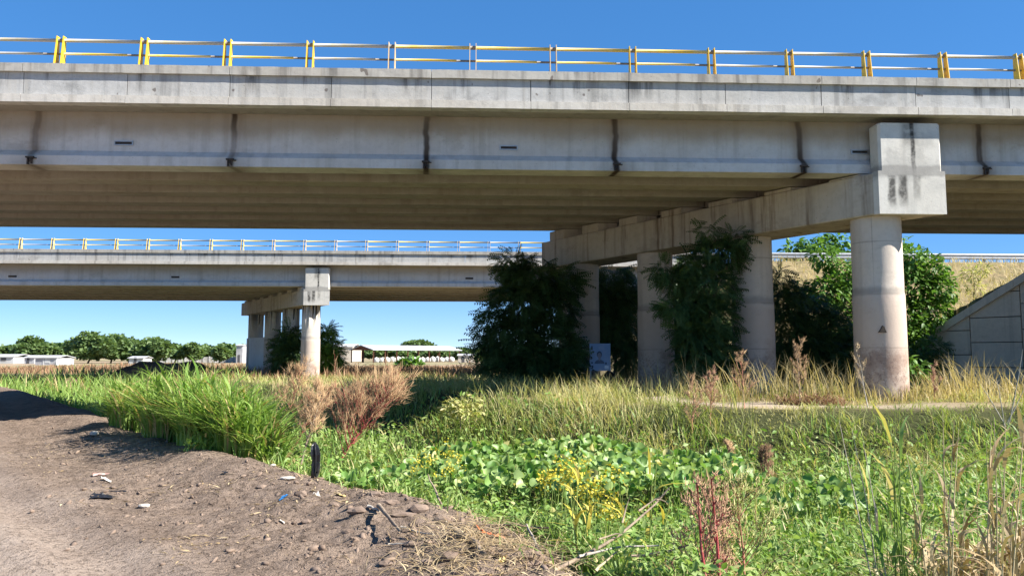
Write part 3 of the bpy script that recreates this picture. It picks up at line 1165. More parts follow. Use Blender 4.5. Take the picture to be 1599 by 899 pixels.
def scatter(tpl, P, Rm, S):
    tv, tq, tt = tpl
    N, k = len(P), len(tv)
    S = np.asarray(S)
    if S.ndim == 1:
        S = S[:, None]
    V = np.einsum('nij,nkj->nki', Rm, tv[None, :, :]*S[:, None, :] if S.shape[1] == 3 else tv[None]*S[:, None, :])+P[:, None, :]
    b = (np.arange(N)*k)[:, None]
    Q = (b[:, :, None]+np.asarray(tq)[None]).reshape(-1, 4) if len(tq) else E4
    T = (b[:, :, None]+np.asarray(tt)[None]).reshape(-1, 3) if len(tt) else E3
    return V.reshape(-1, 3), Q, T, np.repeat(np.arange(N), k)


# leaf along +Y, lying in XY, z up
LEAF = (np.array([(0, 0, 0), (-.24, .3, .06), (.24, .3, .06), (0, .5, -.02), (-.2, .65, .03), (.2, .65, .03), (0, 1, -.10)]), [], [(0, 3, 1), (0, 2, 3), (3, 4, 1), (3, 2, 5), (3, 6, 4), (3, 5, 6)])
LANCE = (np.array([(0, 0, 0), (-.11, .35, .03), (.11, .35, .03), (0, 1, -.12), (0, .4, -.02)]), [], [(0, 4, 1), (0, 2, 4), (1, 4, 3), (4, 2, 3)])
QUAD = (np.array([(-.4, 0, 0), (.4, 0, .1), (.45, .9, 0), (-.35, 1, -.12)]), [(0, 1, 2, 3)], [])


def make_frond(pairs=7, leaflet=.32, droop=.25):
    """pinnate leaf: leaflets both sides of a bending rachis"""
    v, q = [], []
    for i in range(pairs):
        t = (i+.6)/pairs
        y = t
        z = -droop*t*t
        L = leaflet*(1-.55*abs(t-.45)*1.4)
        for sgn in (-1, 1):
            b = len(v)
            wd = .07
            v += [(0, y-wd*.6, z), (sgn*L*.55, y+wd*.9+.05, z+.02), (sgn*L, y+.14, z-.10), (sgn*L*.5, y+wd*2.4+.05, z+.0)]
            q.append((b, b+1, b+2, b+3) if sgn > 0 else (b+3, b+2, b+1, b))
    b = len(v)
    v += [(-.012, 0, 0), (.012, 0, 0), (.008, 1, -droop), (-.008, 1, -droop)]
    q.append((b, b+1, b+2, b+3))
    return (np.array(v), q, [])


FROND = make_frond()
SPIKE = (np.array([(-.5, 0, 0), (.5, 0, 0), (0, 0, .5), (0, 1, .1)]), [], [(0, 1, 3), (1, 2, 3), (2, 0, 3)])


def blob_points(blobs, n, shell=.55):
    """points spread through ellipsoid clumps, denser towards their outside"""
    vol = np.array([b[3]*b[4]*b[5] for b in blobs])**.72
    pick = rng.choice(len(blobs), n, p=vol/vol.sum())
    B = np.array(blobs)[pick]
    d = rng.normal(size=(n, 3))
    d /= np.linalg.norm(d, axis=1)[:, None]
    r = rng.uniform(shell**3, 1, n)**(1/3)
    # ragged outline
    r *= .78+.44*vnoise(d[:, 0]*2.6+B[:, 0]*3, d[:, 2]*2.6+d[:, 1]*2+B[:, 2]*3, 9)
    return B[:, :3]+d*r[:, None]*B[:, 3:6], d


def leafy(blobs, n, tpl, size, mat, name, parent, down=.2, shell=.55, smin=.7):
    P, d = blob_points(blobs, n, shell)
    yaw = np.arctan2(-d[:, 0], d[:, 1])+rng.normal(0, .7, n)
    pit = np.arcsin(np.clip(d[:, 2], -1, 1))*.5-down+rng.normal(0, .45, n)
    rol = rng.normal(0, .5, n)
    S = size*rng.uniform(smin, 1.35, n)
    V, Q, T, own = scatter(tpl, P, rotm(yaw, pit, rol), S)
    cl = rng.uniform(0, 1, n)
    return np_mesh(name, V, Q, T, mat, cl[own], parent)


def px_blobs(lst, Y, depth=.9):
    """clumps given by their outline in the photograph at distance Y -> ellipsoids of real size"""
    out = []
    for q in lst:
        px, py, rx, ry = q[:4]
        y = Y+(q[4] if len(q) > 4 else 0)
        c = at(px, py, y)
        k = y/FPX
        out.append((c.x, c.y, c.z, rx*k, max(rx, ry)*k*depth, ry*k))
    return out


def trunk_for(blobs, base, r0, parent, name='trunk', mat=None, crown_of=1.0):
    m = MB()
    cx = np.average([b[0] for b in blobs])
    cy_ = np.average([b[1] for b in blobs])
    zs = [b[2] for b in blobs]
    zt = min(zs)+(max(zs)-min(zs))*.35
    top = Vector((cx, cy_, max(zt, base[2]+.3)))
    b0 = Vector(base)
    mid = b0.lerp(top, .5)+Vector((jit(r0*2), jit(r0*2), 0))
    m.tube([b0-Vector((0, 0, .15)), mid, top], [r0, r0*.8, r0*.55], 8)
    for b in blobs:
        e = Vector(b[:3])
        st_ = b0.lerp(top, random.uniform(.45, .98))
        md = st_.lerp(e, .5)+Vector((jit(.1), jit(.1), .08*(e-st_).length))
        m.tube([st_, md, e], [r0*.42, r0*.26, r0*.07], 5, False)
    return m.build(name, mat or M['bark'], parent, True)


def tree(label, base, blobs, n, tpl, size, mat, r0=.09, name='tree', cat='tree', group=None, down=.2, shell=.5, tmat=None):
    t = empty(name, base, label, cat, group)
    trunk_for(blobs, base, r0, t, mat=tmat)
    leafy(blobs, n, tpl, size, mat, 'crown', t, down, shell)
    return t


def gpt(px, Y):
    """ground point under the photograph's column px at distance Y"""
    x = (px-CX)/FPX*Y/(cp+.07*sp)
    return (x, Y, gz(x, Y))


# ------------------------------------------------------------------ trees by the bridge piers
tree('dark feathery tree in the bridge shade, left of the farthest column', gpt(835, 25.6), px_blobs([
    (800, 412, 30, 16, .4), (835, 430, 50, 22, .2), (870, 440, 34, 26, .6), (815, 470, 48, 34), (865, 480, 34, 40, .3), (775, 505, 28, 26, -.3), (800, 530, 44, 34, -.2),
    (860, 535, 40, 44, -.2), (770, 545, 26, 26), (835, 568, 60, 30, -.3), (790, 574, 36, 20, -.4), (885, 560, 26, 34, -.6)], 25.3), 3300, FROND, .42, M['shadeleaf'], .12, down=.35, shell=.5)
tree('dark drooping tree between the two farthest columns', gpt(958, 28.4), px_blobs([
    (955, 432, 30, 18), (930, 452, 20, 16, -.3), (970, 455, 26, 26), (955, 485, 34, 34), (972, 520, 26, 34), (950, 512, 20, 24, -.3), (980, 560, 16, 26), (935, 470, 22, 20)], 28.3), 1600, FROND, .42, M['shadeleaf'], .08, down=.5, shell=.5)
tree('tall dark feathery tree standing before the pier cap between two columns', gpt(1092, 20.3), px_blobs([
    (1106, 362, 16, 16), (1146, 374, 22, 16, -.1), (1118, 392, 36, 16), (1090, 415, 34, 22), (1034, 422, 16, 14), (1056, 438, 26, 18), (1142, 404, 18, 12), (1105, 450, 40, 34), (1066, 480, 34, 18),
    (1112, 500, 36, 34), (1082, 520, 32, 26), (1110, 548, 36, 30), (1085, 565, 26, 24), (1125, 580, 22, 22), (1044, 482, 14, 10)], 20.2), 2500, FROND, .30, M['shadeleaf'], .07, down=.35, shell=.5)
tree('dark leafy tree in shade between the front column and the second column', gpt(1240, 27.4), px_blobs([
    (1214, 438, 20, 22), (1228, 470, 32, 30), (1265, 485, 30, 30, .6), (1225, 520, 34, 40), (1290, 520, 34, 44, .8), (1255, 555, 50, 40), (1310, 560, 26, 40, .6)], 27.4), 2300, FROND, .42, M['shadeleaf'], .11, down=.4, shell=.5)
tree('bright green leafy tree in sun behind the front column', gpt(1372, 35.2), px_blobs([
    (1285, 400, 22, 24), (1312, 430, 26, 30), (1290, 455, 34, 26), (1255, 462, 22, 20, .5), (1420, 408, 26, 26), (1452, 420, 26, 24), (1425, 450, 36, 36), (1466, 452, 24, 30), (1360, 440, 40, 40, .5),
    (1412, 500, 34, 36), (1455, 495, 26, 30), (1380, 520, 50, 36, .4), (1425, 545, 30, 28), (1310, 500, 34, 40, .6)], 35.0), 9500, LEAF, .24, M['brightleaf'], .14, down=.45, shell=.35)
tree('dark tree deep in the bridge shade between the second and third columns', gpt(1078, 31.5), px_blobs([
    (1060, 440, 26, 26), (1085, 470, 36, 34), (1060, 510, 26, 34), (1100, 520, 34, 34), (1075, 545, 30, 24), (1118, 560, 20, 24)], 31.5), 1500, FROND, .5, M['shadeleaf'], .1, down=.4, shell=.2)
tree('low dark shrub at the foot of the panelled retaining wall', gpt(1452, 31.0), px_blobs([
    (1430, 560, 24, 26), (1462, 540, 18, 14), (1472, 566, 10, 10), (1445, 575, 22, 16)], 31.0), 420, FROND, .30, M['shadeleaf'], .04, 'shrub', 'shrub')
tree('green tree top rising behind the embankment guardrail, left of the front column', (at(1250, 420, 66).x, 66, -.2), px_blobs([
    (1240, 388, 18, 14), (1265, 385, 20, 14), (1290, 382, 18, 15), (1310, 380, 22, 16), (1280, 402, 46, 14), (1228, 398, 8, 6)], 66), 900, LEAF, .55, M['brightleaf'], .2, down=.3)
tree('green tree top rising behind the embankment, right of the front column', (at(1412, 420, 66).x, 66, -.2), px_blobs([
    (1405, 382, 14, 14), (1415, 388, 10, 8), (1420, 402, 30, 14), (1395, 400, 20, 16)], 66), 420, LEAF, .55, M['brightleaf'], .2, down=.3)
tree('sparse brownish bush on the dry embankment slope above the wall', gpt(1523, 41), px_blobs([
    (1520, 425, 22, 14), (1535, 420, 14, 12), (1508, 445, 14, 12), (1525, 450, 16, 14)], 41), 420, LANCE, .28, M['olive'], .03, 'bush', 'bush', shell=.1)
tree('dark leafy bush in shade against the farther bridge columns', gpt(452, 48.6), px_blobs([
    (456, 522, 14, 12), (448, 540, 18, 16), (460, 555, 14, 16), (440, 560, 12, 12)], 48.6), 520, FROND, .6, M['shadeleaf'], .06, 'bush', 'bush')
tree('young green tree right of the farther bridge front column', gpt(512, 49.5), px_blobs([
    (512, 516, 9, 8), (508, 530, 12, 12), (516, 545, 14, 12), (508, 560, 16, 14), (522, 562, 10, 12)], 49.5), 620, FROND, .55, M['brightleaf'], .06)
tree('rounded green bush on the far field in front of the open shed', gpt(634, 72), px_blobs([
    (632, 572, 14, 9), (645, 570, 12, 10), (622, 578, 10, 7), (638, 580, 14, 6)], 72), 520, LEAF, .55, M['brightleaf'], .06, 'bush', 'bush')

# ------------------------------------------------------------------ far trees, walls, shed
YT = 190
far = [
    (18, 540, 22, 15, 205, 'low green tree at the far left edge of the horizon'),
    (48, 527, 24, 28, 185, 'broad green tree at far left above the white walls'),
    (80, 536, 20, 20, 190, 'small far tree between the two broad left trees'),
    (105, 533, 18, 22, 192, 'far tree left of the biggest crown on the horizon'),
    (142, 519, 30, 36, 180, 'biggest far tree crown, left of the middle of the row'),
    (178, 522, 26, 34, 182, 'dense far tree right of the biggest crown'),
    (205, 530, 16, 26, 186, 'far tree with greyish twigs at its right side'),
    (240, 526, 26, 32, 178, 'round light green far tree before the gap in the row'),
    (277, 539, 13, 18, 190, 'small far tree just right of the round light green one'),
    (303, 535, 13, 22, 188, 'slim far tree in front of the long white wall'),
    (325, 542, 12, 14, 205, 'low far tree between the slim one and the pier'),
    (345, 541, 12, 18, 190, 'small round far tree left of the whitewashed pier wall'),
    (372, 547, 12, 10, 215, 'lowest far bush beside the whitewashed pier wall'),
    (653, 532, 22, 12, 262, 'broad flat topped tree rising behind the open shed roof'),
    (596, 545, 20, 10, 270, 'far tree seen under the left half of the shed roof'),
    (690, 548, 24, 10, 268, 'far tree seen under the right half of the shed roof'),
    (726, 545, 16, 14, 225, 'dark green far tree right of the shed'),
    (748, 550, 14, 12, 235, 'far tree half hidden by the dark tree at the column'),
]
for (px, top, hw_, hh, Y, lab) in far:
    hw_ *= 1.22
    bl = []
    nb_ = 7 if hw_ > 18 else 5
    for k in range(nb_):
        a = (k+.5)/nb_*2-1
        bl.append((px+a*hw_*.72+jit(2), top+hh*(.30+.42*abs(a)**1.6)+jit(2), hw_*.42*random.uniform(.8, 1.2), hh*.30*random.uniform(.85, 1.2), jit(3)))
    bl.append((px+jit(3), top+hh*.66, hw_*.85, hh*.30, 0))
    if Y < 255:
        bl.append((px, top+hh*.9, hw_*.7, hh*.2, -1))
    b = px_blobs(bl, Y)
    gx_, gy_ = (px-CX)/FPX*Y/cp, Y
    tree(lab, (gx_, gy_, -.3), b, int(900+70*hw_), QUAD, .62, M['farleaf'], .22, group='trees along the far edge of the field', down=.1, shell=.4)


bl = []
for k in range(46):
    px = -120+k*12.5
    bl.append((px+jit(5), 549+jit(3.5), random.uniform(9, 17), random.uniform(5, 10), jit(12)))
for k in range(20):
    bl.append((560+k*11+jit(4), 552+jit(2), random.uniform(8, 13), random.uniform(3, 6), 40+jit(12)))
o = leafy(px_blobs(bl, 238), 26000, QUAD, .8, M['farleaf'], 'far_wood', None, .1, .4)
tag(o, kind='stuff')


def slab_box(px0, px1, Y, z0, z1, depth):
    x0 = (px0-CX)/FPX*Y/cp
    x1 = (px1-CX)/FPX*Y/cp
    return x0, x1, Y, Y+depth, z0, z1


def far_building(px0, px1, Y, h, depth, wall, label, roof=None, doors=(), name='building', cat='building', pitch=0.0):
    x0, x1, y0, y1, z0, z1 = slab_box(px0, px1, Y, -.4, -.3+h, depth)
    r = empty(name, ((x0+x1)/2, y0, -.3), label, cat)
    m = MB()
    m.box(x0, x1, y0, y1, z0, z1)
    m.build('wall', wall, r)
    m = MB()
    e = .25
    ym = (y0+y1)/2
    m.add([(x0-e, y0-e, z1+.01), (x1+e, y0-e, z1+.01), (x1+e, ym, z1+.1+pitch), (x0-e, ym, z1+.1+pitch), (x1+e, y1+e, z1+.01), (x0-e, y1+e, z1+.01),
           (x0-e, y0-e, z1+.12), (x1+e, y0-e, z1+.12), (x1+e, ym, z1+.22+pitch), (x0-e, ym, z1+.22+pitch), (x1+e, y1+e, z1+.12), (x0-e, y1+e, z1+.12)],
          [(3, 2, 1, 0), (5, 4, 2, 3), (6, 7, 8, 9), (9, 8, 10, 11), (0, 1, 7, 6), (4, 5, 11, 10), (1, 2, 8, 7), (2, 4, 10, 8), (3, 0, 6, 9), (5, 3, 9, 11)])
    m.build('roof', roof or M['grey_wall'], r)
    for (p0, p1, a, b, nm, mt) in doors:
        q0 = (p0-CX)/FPX*Y/cp
        q1 = (p1-CX)/FPX*Y/cp
        m = MB()
        m.box(q0, q1, y0-.06, y0-.003, -.3+a, -.3+b)
        m.build(nm, mt, r)
    return r


far_building(-40, 27, 176, 1.45, 8, M['white_wall'], 'low white walled building at the far left edge behind the field', pitch=.5, doors=((-10, -4, 0, 1.4, 'door', M['dark_open']), (8, 16, .7, 1.3, 'window', M['dark_open'])))
far_building(44, 60, 172, 1.3, 5, M['grey_wall'], 'small grey shed between the white building and the pale gate', pitch=.4, doors=((48, 52, .0, 1.5, 'door', M['dark_open']),))
far_building(61, 94, 150, 1.35, 6, M['grey_wall'], 'grey hut with a bright white door panel left of the tall trees', pitch=.35, doors=((73, 75, 0, 1.53, 'post', M['white_wall']), (76, 84, .4, 1.5, 'door', M['white_wall'])))
far_building(206, 228, 168, 1.2, 4, M['white_wall'], 'little white hut half hidden under the far tree row', pitch=.3, doors=((214, 218, 0, 1.5, 'door', M['dark_open']),))
far_building(506, 552, 230, 4.3, 14, M['beige_wall'], 'long pale beige warehouse behind the left end of the open shed', pitch=.8, doors=((520, 530, 0, 3, 'door', M['dark_open']),))
far_building(716, 739, 196, 1.75, 5, M['beige_wall'], 'small cream coloured store right of the open shed', pitch=.3, doors=((722, 726, 0, 1.4, 'door', M['dark_open']),))
far_building(372, 382, 190, 4.2, 5, M['grey_wall'], 'pale blue grey shed beside the whitewashed pier wall', pitch=.2, doors=((375, 378, 0, 2, 'door', M['dark_open']),))
lw = empty('boundary_wall', gpt(318, 196), 'long low white boundary wall left of the farther pier', 'wall')
for i in range(14):
    p0, p1 = 255+i*9.4, 255+(i+1)*9.4
    x0, x1, y0, y1, z0, z1 = slab_box(p0, p1, 196, -.5, 1.15, .25)
    m = MB()
    m.box(x0+.02, x1-.02, y0, y1, z0, z1+jit(.03))
    m.build('wall_panel', M['white_wall'], lw)
    m = MB()
    m.box(x0-.12, x0+.12, y0-.08, y1+.05, z0, z1+.15)
    m.build('post', M['grey_wall'], lw)

# open shed
A = at(549, 560, 203)
B = at(583, 560, 198)
dirL = Vector((.66, .75, 0)).normalized()
dirW = Vector((B.x-A.x, B.y-A.y, 0))
GZ, EV, RG = -.3, 2.95, 4.1
LEN = 31.0
sh = empty('open_shed', (B.x, B.y, GZ), 'long open sided shed with pale pitched roof and rust red posts in the far field', 'shed')


def shp(l, w_, z):
    p = Vector((B.x, B.y, 0))+dirL*l-dirW*w_
    return (p.x, p.y, z)


m = MB()
m.add([shp(-.6, -.06, EV-.05), shp(LEN+.6, -.06, EV-.05), shp(LEN+.6, .5, RG), shp(-.6, .5, RG), shp(-.6, 1.06, EV-.05), shp(LEN+.6, 1.06, EV-.05),
       shp(-.6, -.06, EV+.1), shp(LEN+.6, -.06, EV+.1), shp(LEN+.6, .5, RG+.15), shp(-.6, .5, RG+.15), shp(-.6, 1.06, EV+.1), shp(LEN+.6, 1.06, EV+.1)],
      [(3, 2, 1, 0), (4, 5, 2, 3), (6, 7, 8, 9), (9, 8, 11, 10), (0, 1, 7, 6), (5, 4, 10, 11), (1, 2, 8, 7), (2, 5, 11, 8), (3, 0, 6, 9), (4, 3, 9, 10)])
m.build('roof', M['roof_sheet'], sh)
m = MB()
m.add([shp(-.3, 0, EV), shp(-.3, .5, RG-.05), shp(-.3, 1, EV), shp(-.2, 0, EV), shp(-.2, .5, RG-.05), shp(-.2, 1, EV)], [(0, 1, 2), (5, 4, 3), (0, 2, 5, 3)])
m.build('gable', M['rust_steel'], sh)
for w_ in (0, 1):
    for i in range(9):
        m = MB()
        l = LEN*i/8
        p = Vector(shp(l, w_, 0))
        m.box(p.x-.13, p.x+.13, p.y-.13, p.y+.13, GZ-.2, EV+.05)
        m.build('post', M['rust_steel'], sh)
m = MB()
m.box(*[A.x-.1, A.x+.1, A.y-.1, A.y+.1], GZ-.2, EV)
p = Vector(shp(0, .5, 0))
m.box(p.x-.13, p.x+.13, p.y-.13, p.y+.13, GZ-.2, RG-.1)
m.build('gable_post', M['rust_steel'], sh)


def sack_mesh():
    m = MB()
    n = 10
    prof = [(.02, 0), (.62, .02), (.72, .35), (.74, .75), (.66, 1.1), (.42, 1.28), (.18, 1.34), (.20, 1.45), (.01, 1.47)]
    for r_, z in prof:
        for k in range(n):
            a = 2*math.pi*k/n
            q = 1/(abs(math.cos(a))**3+abs(math.sin(a))**3)**(1/3)
            m.v.append((r_*q*math.cos(a), r_*q*math.sin(a), z))
    for i in range(len(prof)-1):
        for k in range(n):
            m.f.append((i*n+k, i*n+(k+1) % n, (i+1)*n+(k+1) % n, (i+1)*n+k))
    me = bpy.data.meshes.new('bulk_sack')
    me.from_pydata(m.v, [], m.f)
    me.polygons.foreach_set('use_smooth', [True]*len(me.polygons))
    me.materials.append(M['white_wall'])
    return me


SK = sack_mesh()
for i in range(16):
    o = bpy.data.objects.new('bulk_sack', SK)
    COL.objects.link(o)
    o.location = shp(2.0+i*1.8, .12+.05*random.random(), GZ)
    o.rotation_euler = (0, 0, jit(1.5))
    q = random.uniform(.95, 1.2)
    o.scale = (q, q, random.uniform(.9, 1.15))
    tag(o, 'one of the white bulk sacks in a row under the open shed', 'sack', 'white bulk sacks under the open shed')

# ------------------------------------------------------------------ ground cover
def region(n, x0, x1, y0, y1, keep, power=2.0):
    """points with density falling off with distance"""
    u = rng.uniform(0, 1, n)
    if power == 2.0:
        y = 1/(1/y0+u*(1/y1-1/y0))
    else:
        y = y0+(y1-y0)*u
    x = np.clip(rng.uniform(-1, 1, n)*(y*.86+1.5), -1e9, 1e9)
    ok = (x > x0) & (x < x1)
    x, y = x[ok], y[ok]
    d = sdist(x, y, EDGE)
    f = sdist(x, y, BANK)
    k = keep(x, y, d, f)
    x, y = x[k], y[k]
    return np.stack([x, y, ground_z(x, y)], -1)


# big water hyacinth bed
HC = [(870, 703, 150, 30), (790, 715, 110, 24), (960, 705, 100, 30), (1130, 752, 60, 20), (1060, 735, 60, 16), (585, 730, 40, 14)]


def hy_mask(x, y):
    # beds laid out on the water, in metres
    m = ((x-.75)/2.35)**2+((y-11.2)/2.3)**2 < 1+.7*(fbm(x*.8, y*.8, 61)-.5)
    m |= (((x-2.9)/1.2)**2+((y-8.9)/.6)**2 < 1) & (fbm(x*2.2, y*2.2, 66) > .55)
    m |= ((x+1.75)/.55)**2+((y-9.9)/.6)**2 < 1
    return m


def clump_noise(x, y, s, seed):
    return fbm(x*s, y*s, seed)


nm = NM()
P = region(130000, -16, 17, 3.2, 26, lambda x, y, d, f: (d > .25) & (f < np.where(x > 1.5, -.55+.9*(fbm(x*.8, y*.8, 151)-.5), -.25)) & (rng.uniform(0, 1, len(x)) < np.where(hy_mask(x, y), .35, 1)*sstep(.32, .6, clump_noise(x, y, .9, 71)+.12)))
h = rng.uniform(.22, .5, len(P))*(.7+.6*clump_noise(P[:, 0], P[:, 1], .6, 72))
V, Q, T, own = blades(P, h, rng.uniform(.012, .03, len(P))*(.7+.035*P[:, 1]), rng.uniform(.15, .8, len(P)), 3, .45)
nm.add(V, Q, T, rng.uniform(0, 1, len(P))[own])
tag(nm.build('canal_grass', M['blade']), kind='stuff')
nm = NM()
P = region(120000, -16, 17, 3.2, 26, lambda x, y, d, f: (d > .15) & (f < np.where(x > 1.5, -1.1+.9*(fbm(x*.8, y*.8, 151)-.5), -.35)) & (rng.uniform(0, 1, len(x)) < np.where(hy_mask(x, y), .4, 1)*sstep(.35, .55, 1-clump_noise(x, y, .9, 71)+.12)))
P[:, 2] += rng.uniform(.05, .42, len(P))*(.7+.6*clump_noise(P[:, 0], P[:, 1], .6, 72))
n = len(P)
V, Q, T, own = scatter(LEAF, P, rotm(rng.uniform(0, 6.28, n), rng.normal(.15, .5, n), rng.normal(0, .5, n)), rng.uniform(.035, .095, n)*(.7+.05*P[:, 1]))
nm.add(V, Q, T, rng.uniform(0, 1, n)[own])
tag(nm.build('canal_weeds', M['weed']), kind='stuff')

# half-dry grass on the far bank and pale grass around the columns
nm = NM()
P = region(90000, -14, 30, 10.5, 22, lambda x, y, d, f: (f > np.where(x > 1.5, -2.6, -1.9)) & (f < 3.2) & (np.abs(sdist(x, y, PATH)) > .45) & (rng.uniform(0, 1, len(x)) < .25+1.0*sstep(.36, .56, clump_noise(x, y, 1.1, 81))))
h = rng.uniform(.12, .5, len(P))*(.15+1.35*sstep(.25, .75, clump_noise(P[:, 0], P[:, 1], .9, 82)))
pd_ = np.abs(sdist(P[:, 0], P[:, 1], PATH))
h = h*np.where((P[:, 0] > 2.2) & (P[:, 0] < 9.5), np.clip((pd_-.2)/1.5, .4, 1), 1)*(1-.35*sstep(9, 14, P[:, 0]))
V, Q, T, own = blades(P, h, rng.uniform(.007, .016, len(P)), rng.uniform(.35, 1.4, len(P)), 3, .4)
t = np.clip(rng.normal(.42, .22, len(P))+1.3*(clump_noise(P[:, 0], P[:, 1], .6, 83)-.5)*2, 0, 1)
nm.add(V, Q, T, t[own])
tag(nm.build('bank_grass', M['olive']), kind='stuff')
nm = NM()
P = region(40000, -12, 34, 15.5, 48, lambda x, y, d, f: (f > .6) & (np.abs(sdist(x, y, PATH)) > .55) & (ground_z(x, y, False) < 2.0) & (rng.uniform(0, 1, len(x)) < np.where((y > 19.5) & (y < 34), .35, 1.0)))
h = rng.uniform(.14, .5, len(P))*(.2+1.3*sstep(.2, .8, clump_noise(P[:, 0], P[:, 1], .8, 86)))
pn_ = np.abs(sdist(P[:, 0], P[:, 1], PATH))
h = h*np.clip((pn_-.3)/.8, .3, 1)*np.where((P[:, 1] > 16.5) & (P[:, 1] < 19.5), 1.85, 1)
V, Q, T, own = blades(P, h, rng.uniform(.009, .02, len(P))*(.6+.022*P[:, 1]), rng.uniform(.15, .8, len(P)), 3, .35)
nm.add(V, Q, T, rng.uniform(0, 1, len(P))[own])
tag(nm.build('dry_grass', M['dry']), kind='stuff')
# tall hump of pale grass left of the signboard
nm = NM()
P = region(9000, -1.2, 4.5, 13.6, 18.5, lambda x, y, d, f: (f > -1.3) & (f < 2.0) & (np.abs(sdist(x, y, PATH)) > .6), 1)
h = rng.uniform(.4, .75, len(P))
V, Q, T, own = blades(P, h, rng.uniform(.008, .016, len(P)), rng.uniform(.2, .8, len(P)), 3, .35)
nm.add(V, Q, T, np.clip(rng.normal(.5, .25, len(P)), 0, 1)[own])
tag(nm.build('bank_grass', M['olive']), kind='stuff')

# rough yellow green growth on the bank between the two bridges
nm = NM()
P = region(60000, -34, 3, 21, 52, lambda x, y, d, f: (f > -3.0) & (f < 16) & (np.abs(sdist(x, y, PATH)) > .8) & (ground_z(x, y, False) < 1.5) & (rng.uniform(0, 1, len(x)) < .3+.9*clump_noise(x, y, .4, 97)))
h = rng.uniform(.3, .8, len(P))*(.5+.8*clump_noise(P[:, 0], P[:, 1], .3, 98))
V, Q, T, own = blades(P, h, rng.uniform(.012, .026, len(P))*(.5+.022*P[:, 1]), rng.uniform(.3, 1.1, len(P)), 3, .4)
nm.add(V, Q, T, np.clip(rng.normal(.5, .3, len(P)), 0, 1)[own])
tag(nm.build('bank_grass', M['olive']), kind='stuff')

# embankment slope
nm = NM()
P = region(30000, 8, 60, 28, 52, lambda x, y, d, f: (ground_z(x, y, False) > .9), 1)
h = rng.uniform(.25, .65, len(P))
V, Q, T, own = blades(P, h, rng.uniform(.02, .045, len(P)), rng.uniform(.2, .9, len(P)), 2, .3)
nm.add(V, Q, T, np.clip(rng.normal(.55, .3, len(P)), 0, 1)[own])
tag(nm.build('embankment_grass', M['dry']), kind='stuff')

# russet weeds over the far field
nm = NM()
P = region(46000, -75, 40, 46, 150, lambda x, y, d, f: ((f > .5) | (d < 0) | (y > 95)) & (np.abs(x) < y*.85) & (ground_z(x, y, False) < 1.5) & (np.abs(sdist(x, y, PATH)) > 1.2) & ~((x > -45) & (x < -5) & (y > 105)))
h = rng.uniform(.3, .8, len(P))*(.4+1.0*clump_noise(P[:, 0], P[:, 1], .12, 91))
V, Q, T, own = blades(P, h, rng.uniform(.04, .09, len(P))*(P[:, 1]/60), rng.uniform(.1, .6, len(P)), 2, .2)
nm.add(V, Q, T, rng.uniform(0, 1, len(P))[own])
tag(nm.build('field_weeds', M['brownveg']), kind='stuff')
# yellow-green cane grass along the canal further left
nm = NM()
P = region(60000, -48, 2, 20, 62, lambda x, y, d, f: (d > .2) & (f < 1.5) & ~((f > -4) & (y < 44)) & (rng.uniform(0, 1, len(x)) < .3+.9*clump_noise(x, y, .35, 93)))
h = rng.uniform(.35, 1.0, len(P))*(.5+.9*clump_noise(P[:, 0], P[:, 1], .25, 94))*(.5+sstep(27, 42, P[:, 1]))
V, Q, T, own = blades(P, h, rng.uniform(.025, .05, len(P))*(.4+.02*P[:, 1]), rng.uniform(.2, .9, len(P)), 3, .4)
nm.add(V, Q, T, np.clip(.25+.02*(P[:, 1]-25)+rng.normal(0, .25, len(P)), 0, 1)[own])
tag(nm.build('canal_grass', M['cane']), kind='stuff')

# ------------------------------------------------------------------ water hyacinth bed: single leaves
def hy_leaf(seed):
    r_ = np.random.default_rng(seed)
    m = MB()
    n = 10
    cup = r_.uniform(.03, .22)
    wd = r_.uniform(.36, .52)
    v = [(0, .42, -.02)]
    for k in range(n):
        a = 2*math.pi*k/n+math.pi/2
        rr = 1+.10*math.cos(2*a)
        x = wd*math.cos(a)*rr
        y = .5-.52*math.sin(a)*(1.0 if math.sin(a) < 0 else .86)
        if k == 0:
            y -= -.09
        v.append((x, y, cup*(x/wd)**2*2.2+r_.uniform(-.015, .015)-.06*max(0, y-.6)))
    f = [(0, 1+k, 1+(k+1) % n) for k in range(n)]
    b = len(v)
    for (y, z) in ((.04, -.01), (-.25, -.42), (-.42, -.95)):
        for (dx, dz) in ((-.03, 0), (.03, 0), (0, .05)):
            v.append((dx, y, z+dz))
    for i in range(2):
        for k in range(3):
            f.append((b+i*3+k, b+i*3+(k+1) % 3, b+(i+1)*3+(k+1) % 3, b+(i+1)*3+k))
    return np.array(v), f


HYT = [hy_leaf(i) for i in range(8)]


def hy_points(n):
    x = rng.uniform(-2.6, 4.2, n*6)
    y = rng.uniform(7.0, 14.2, n*6)
    k = hy_mask(x, y)
    return x[k][:n], y[k][:n]


hx, hy = hy_points(5200)
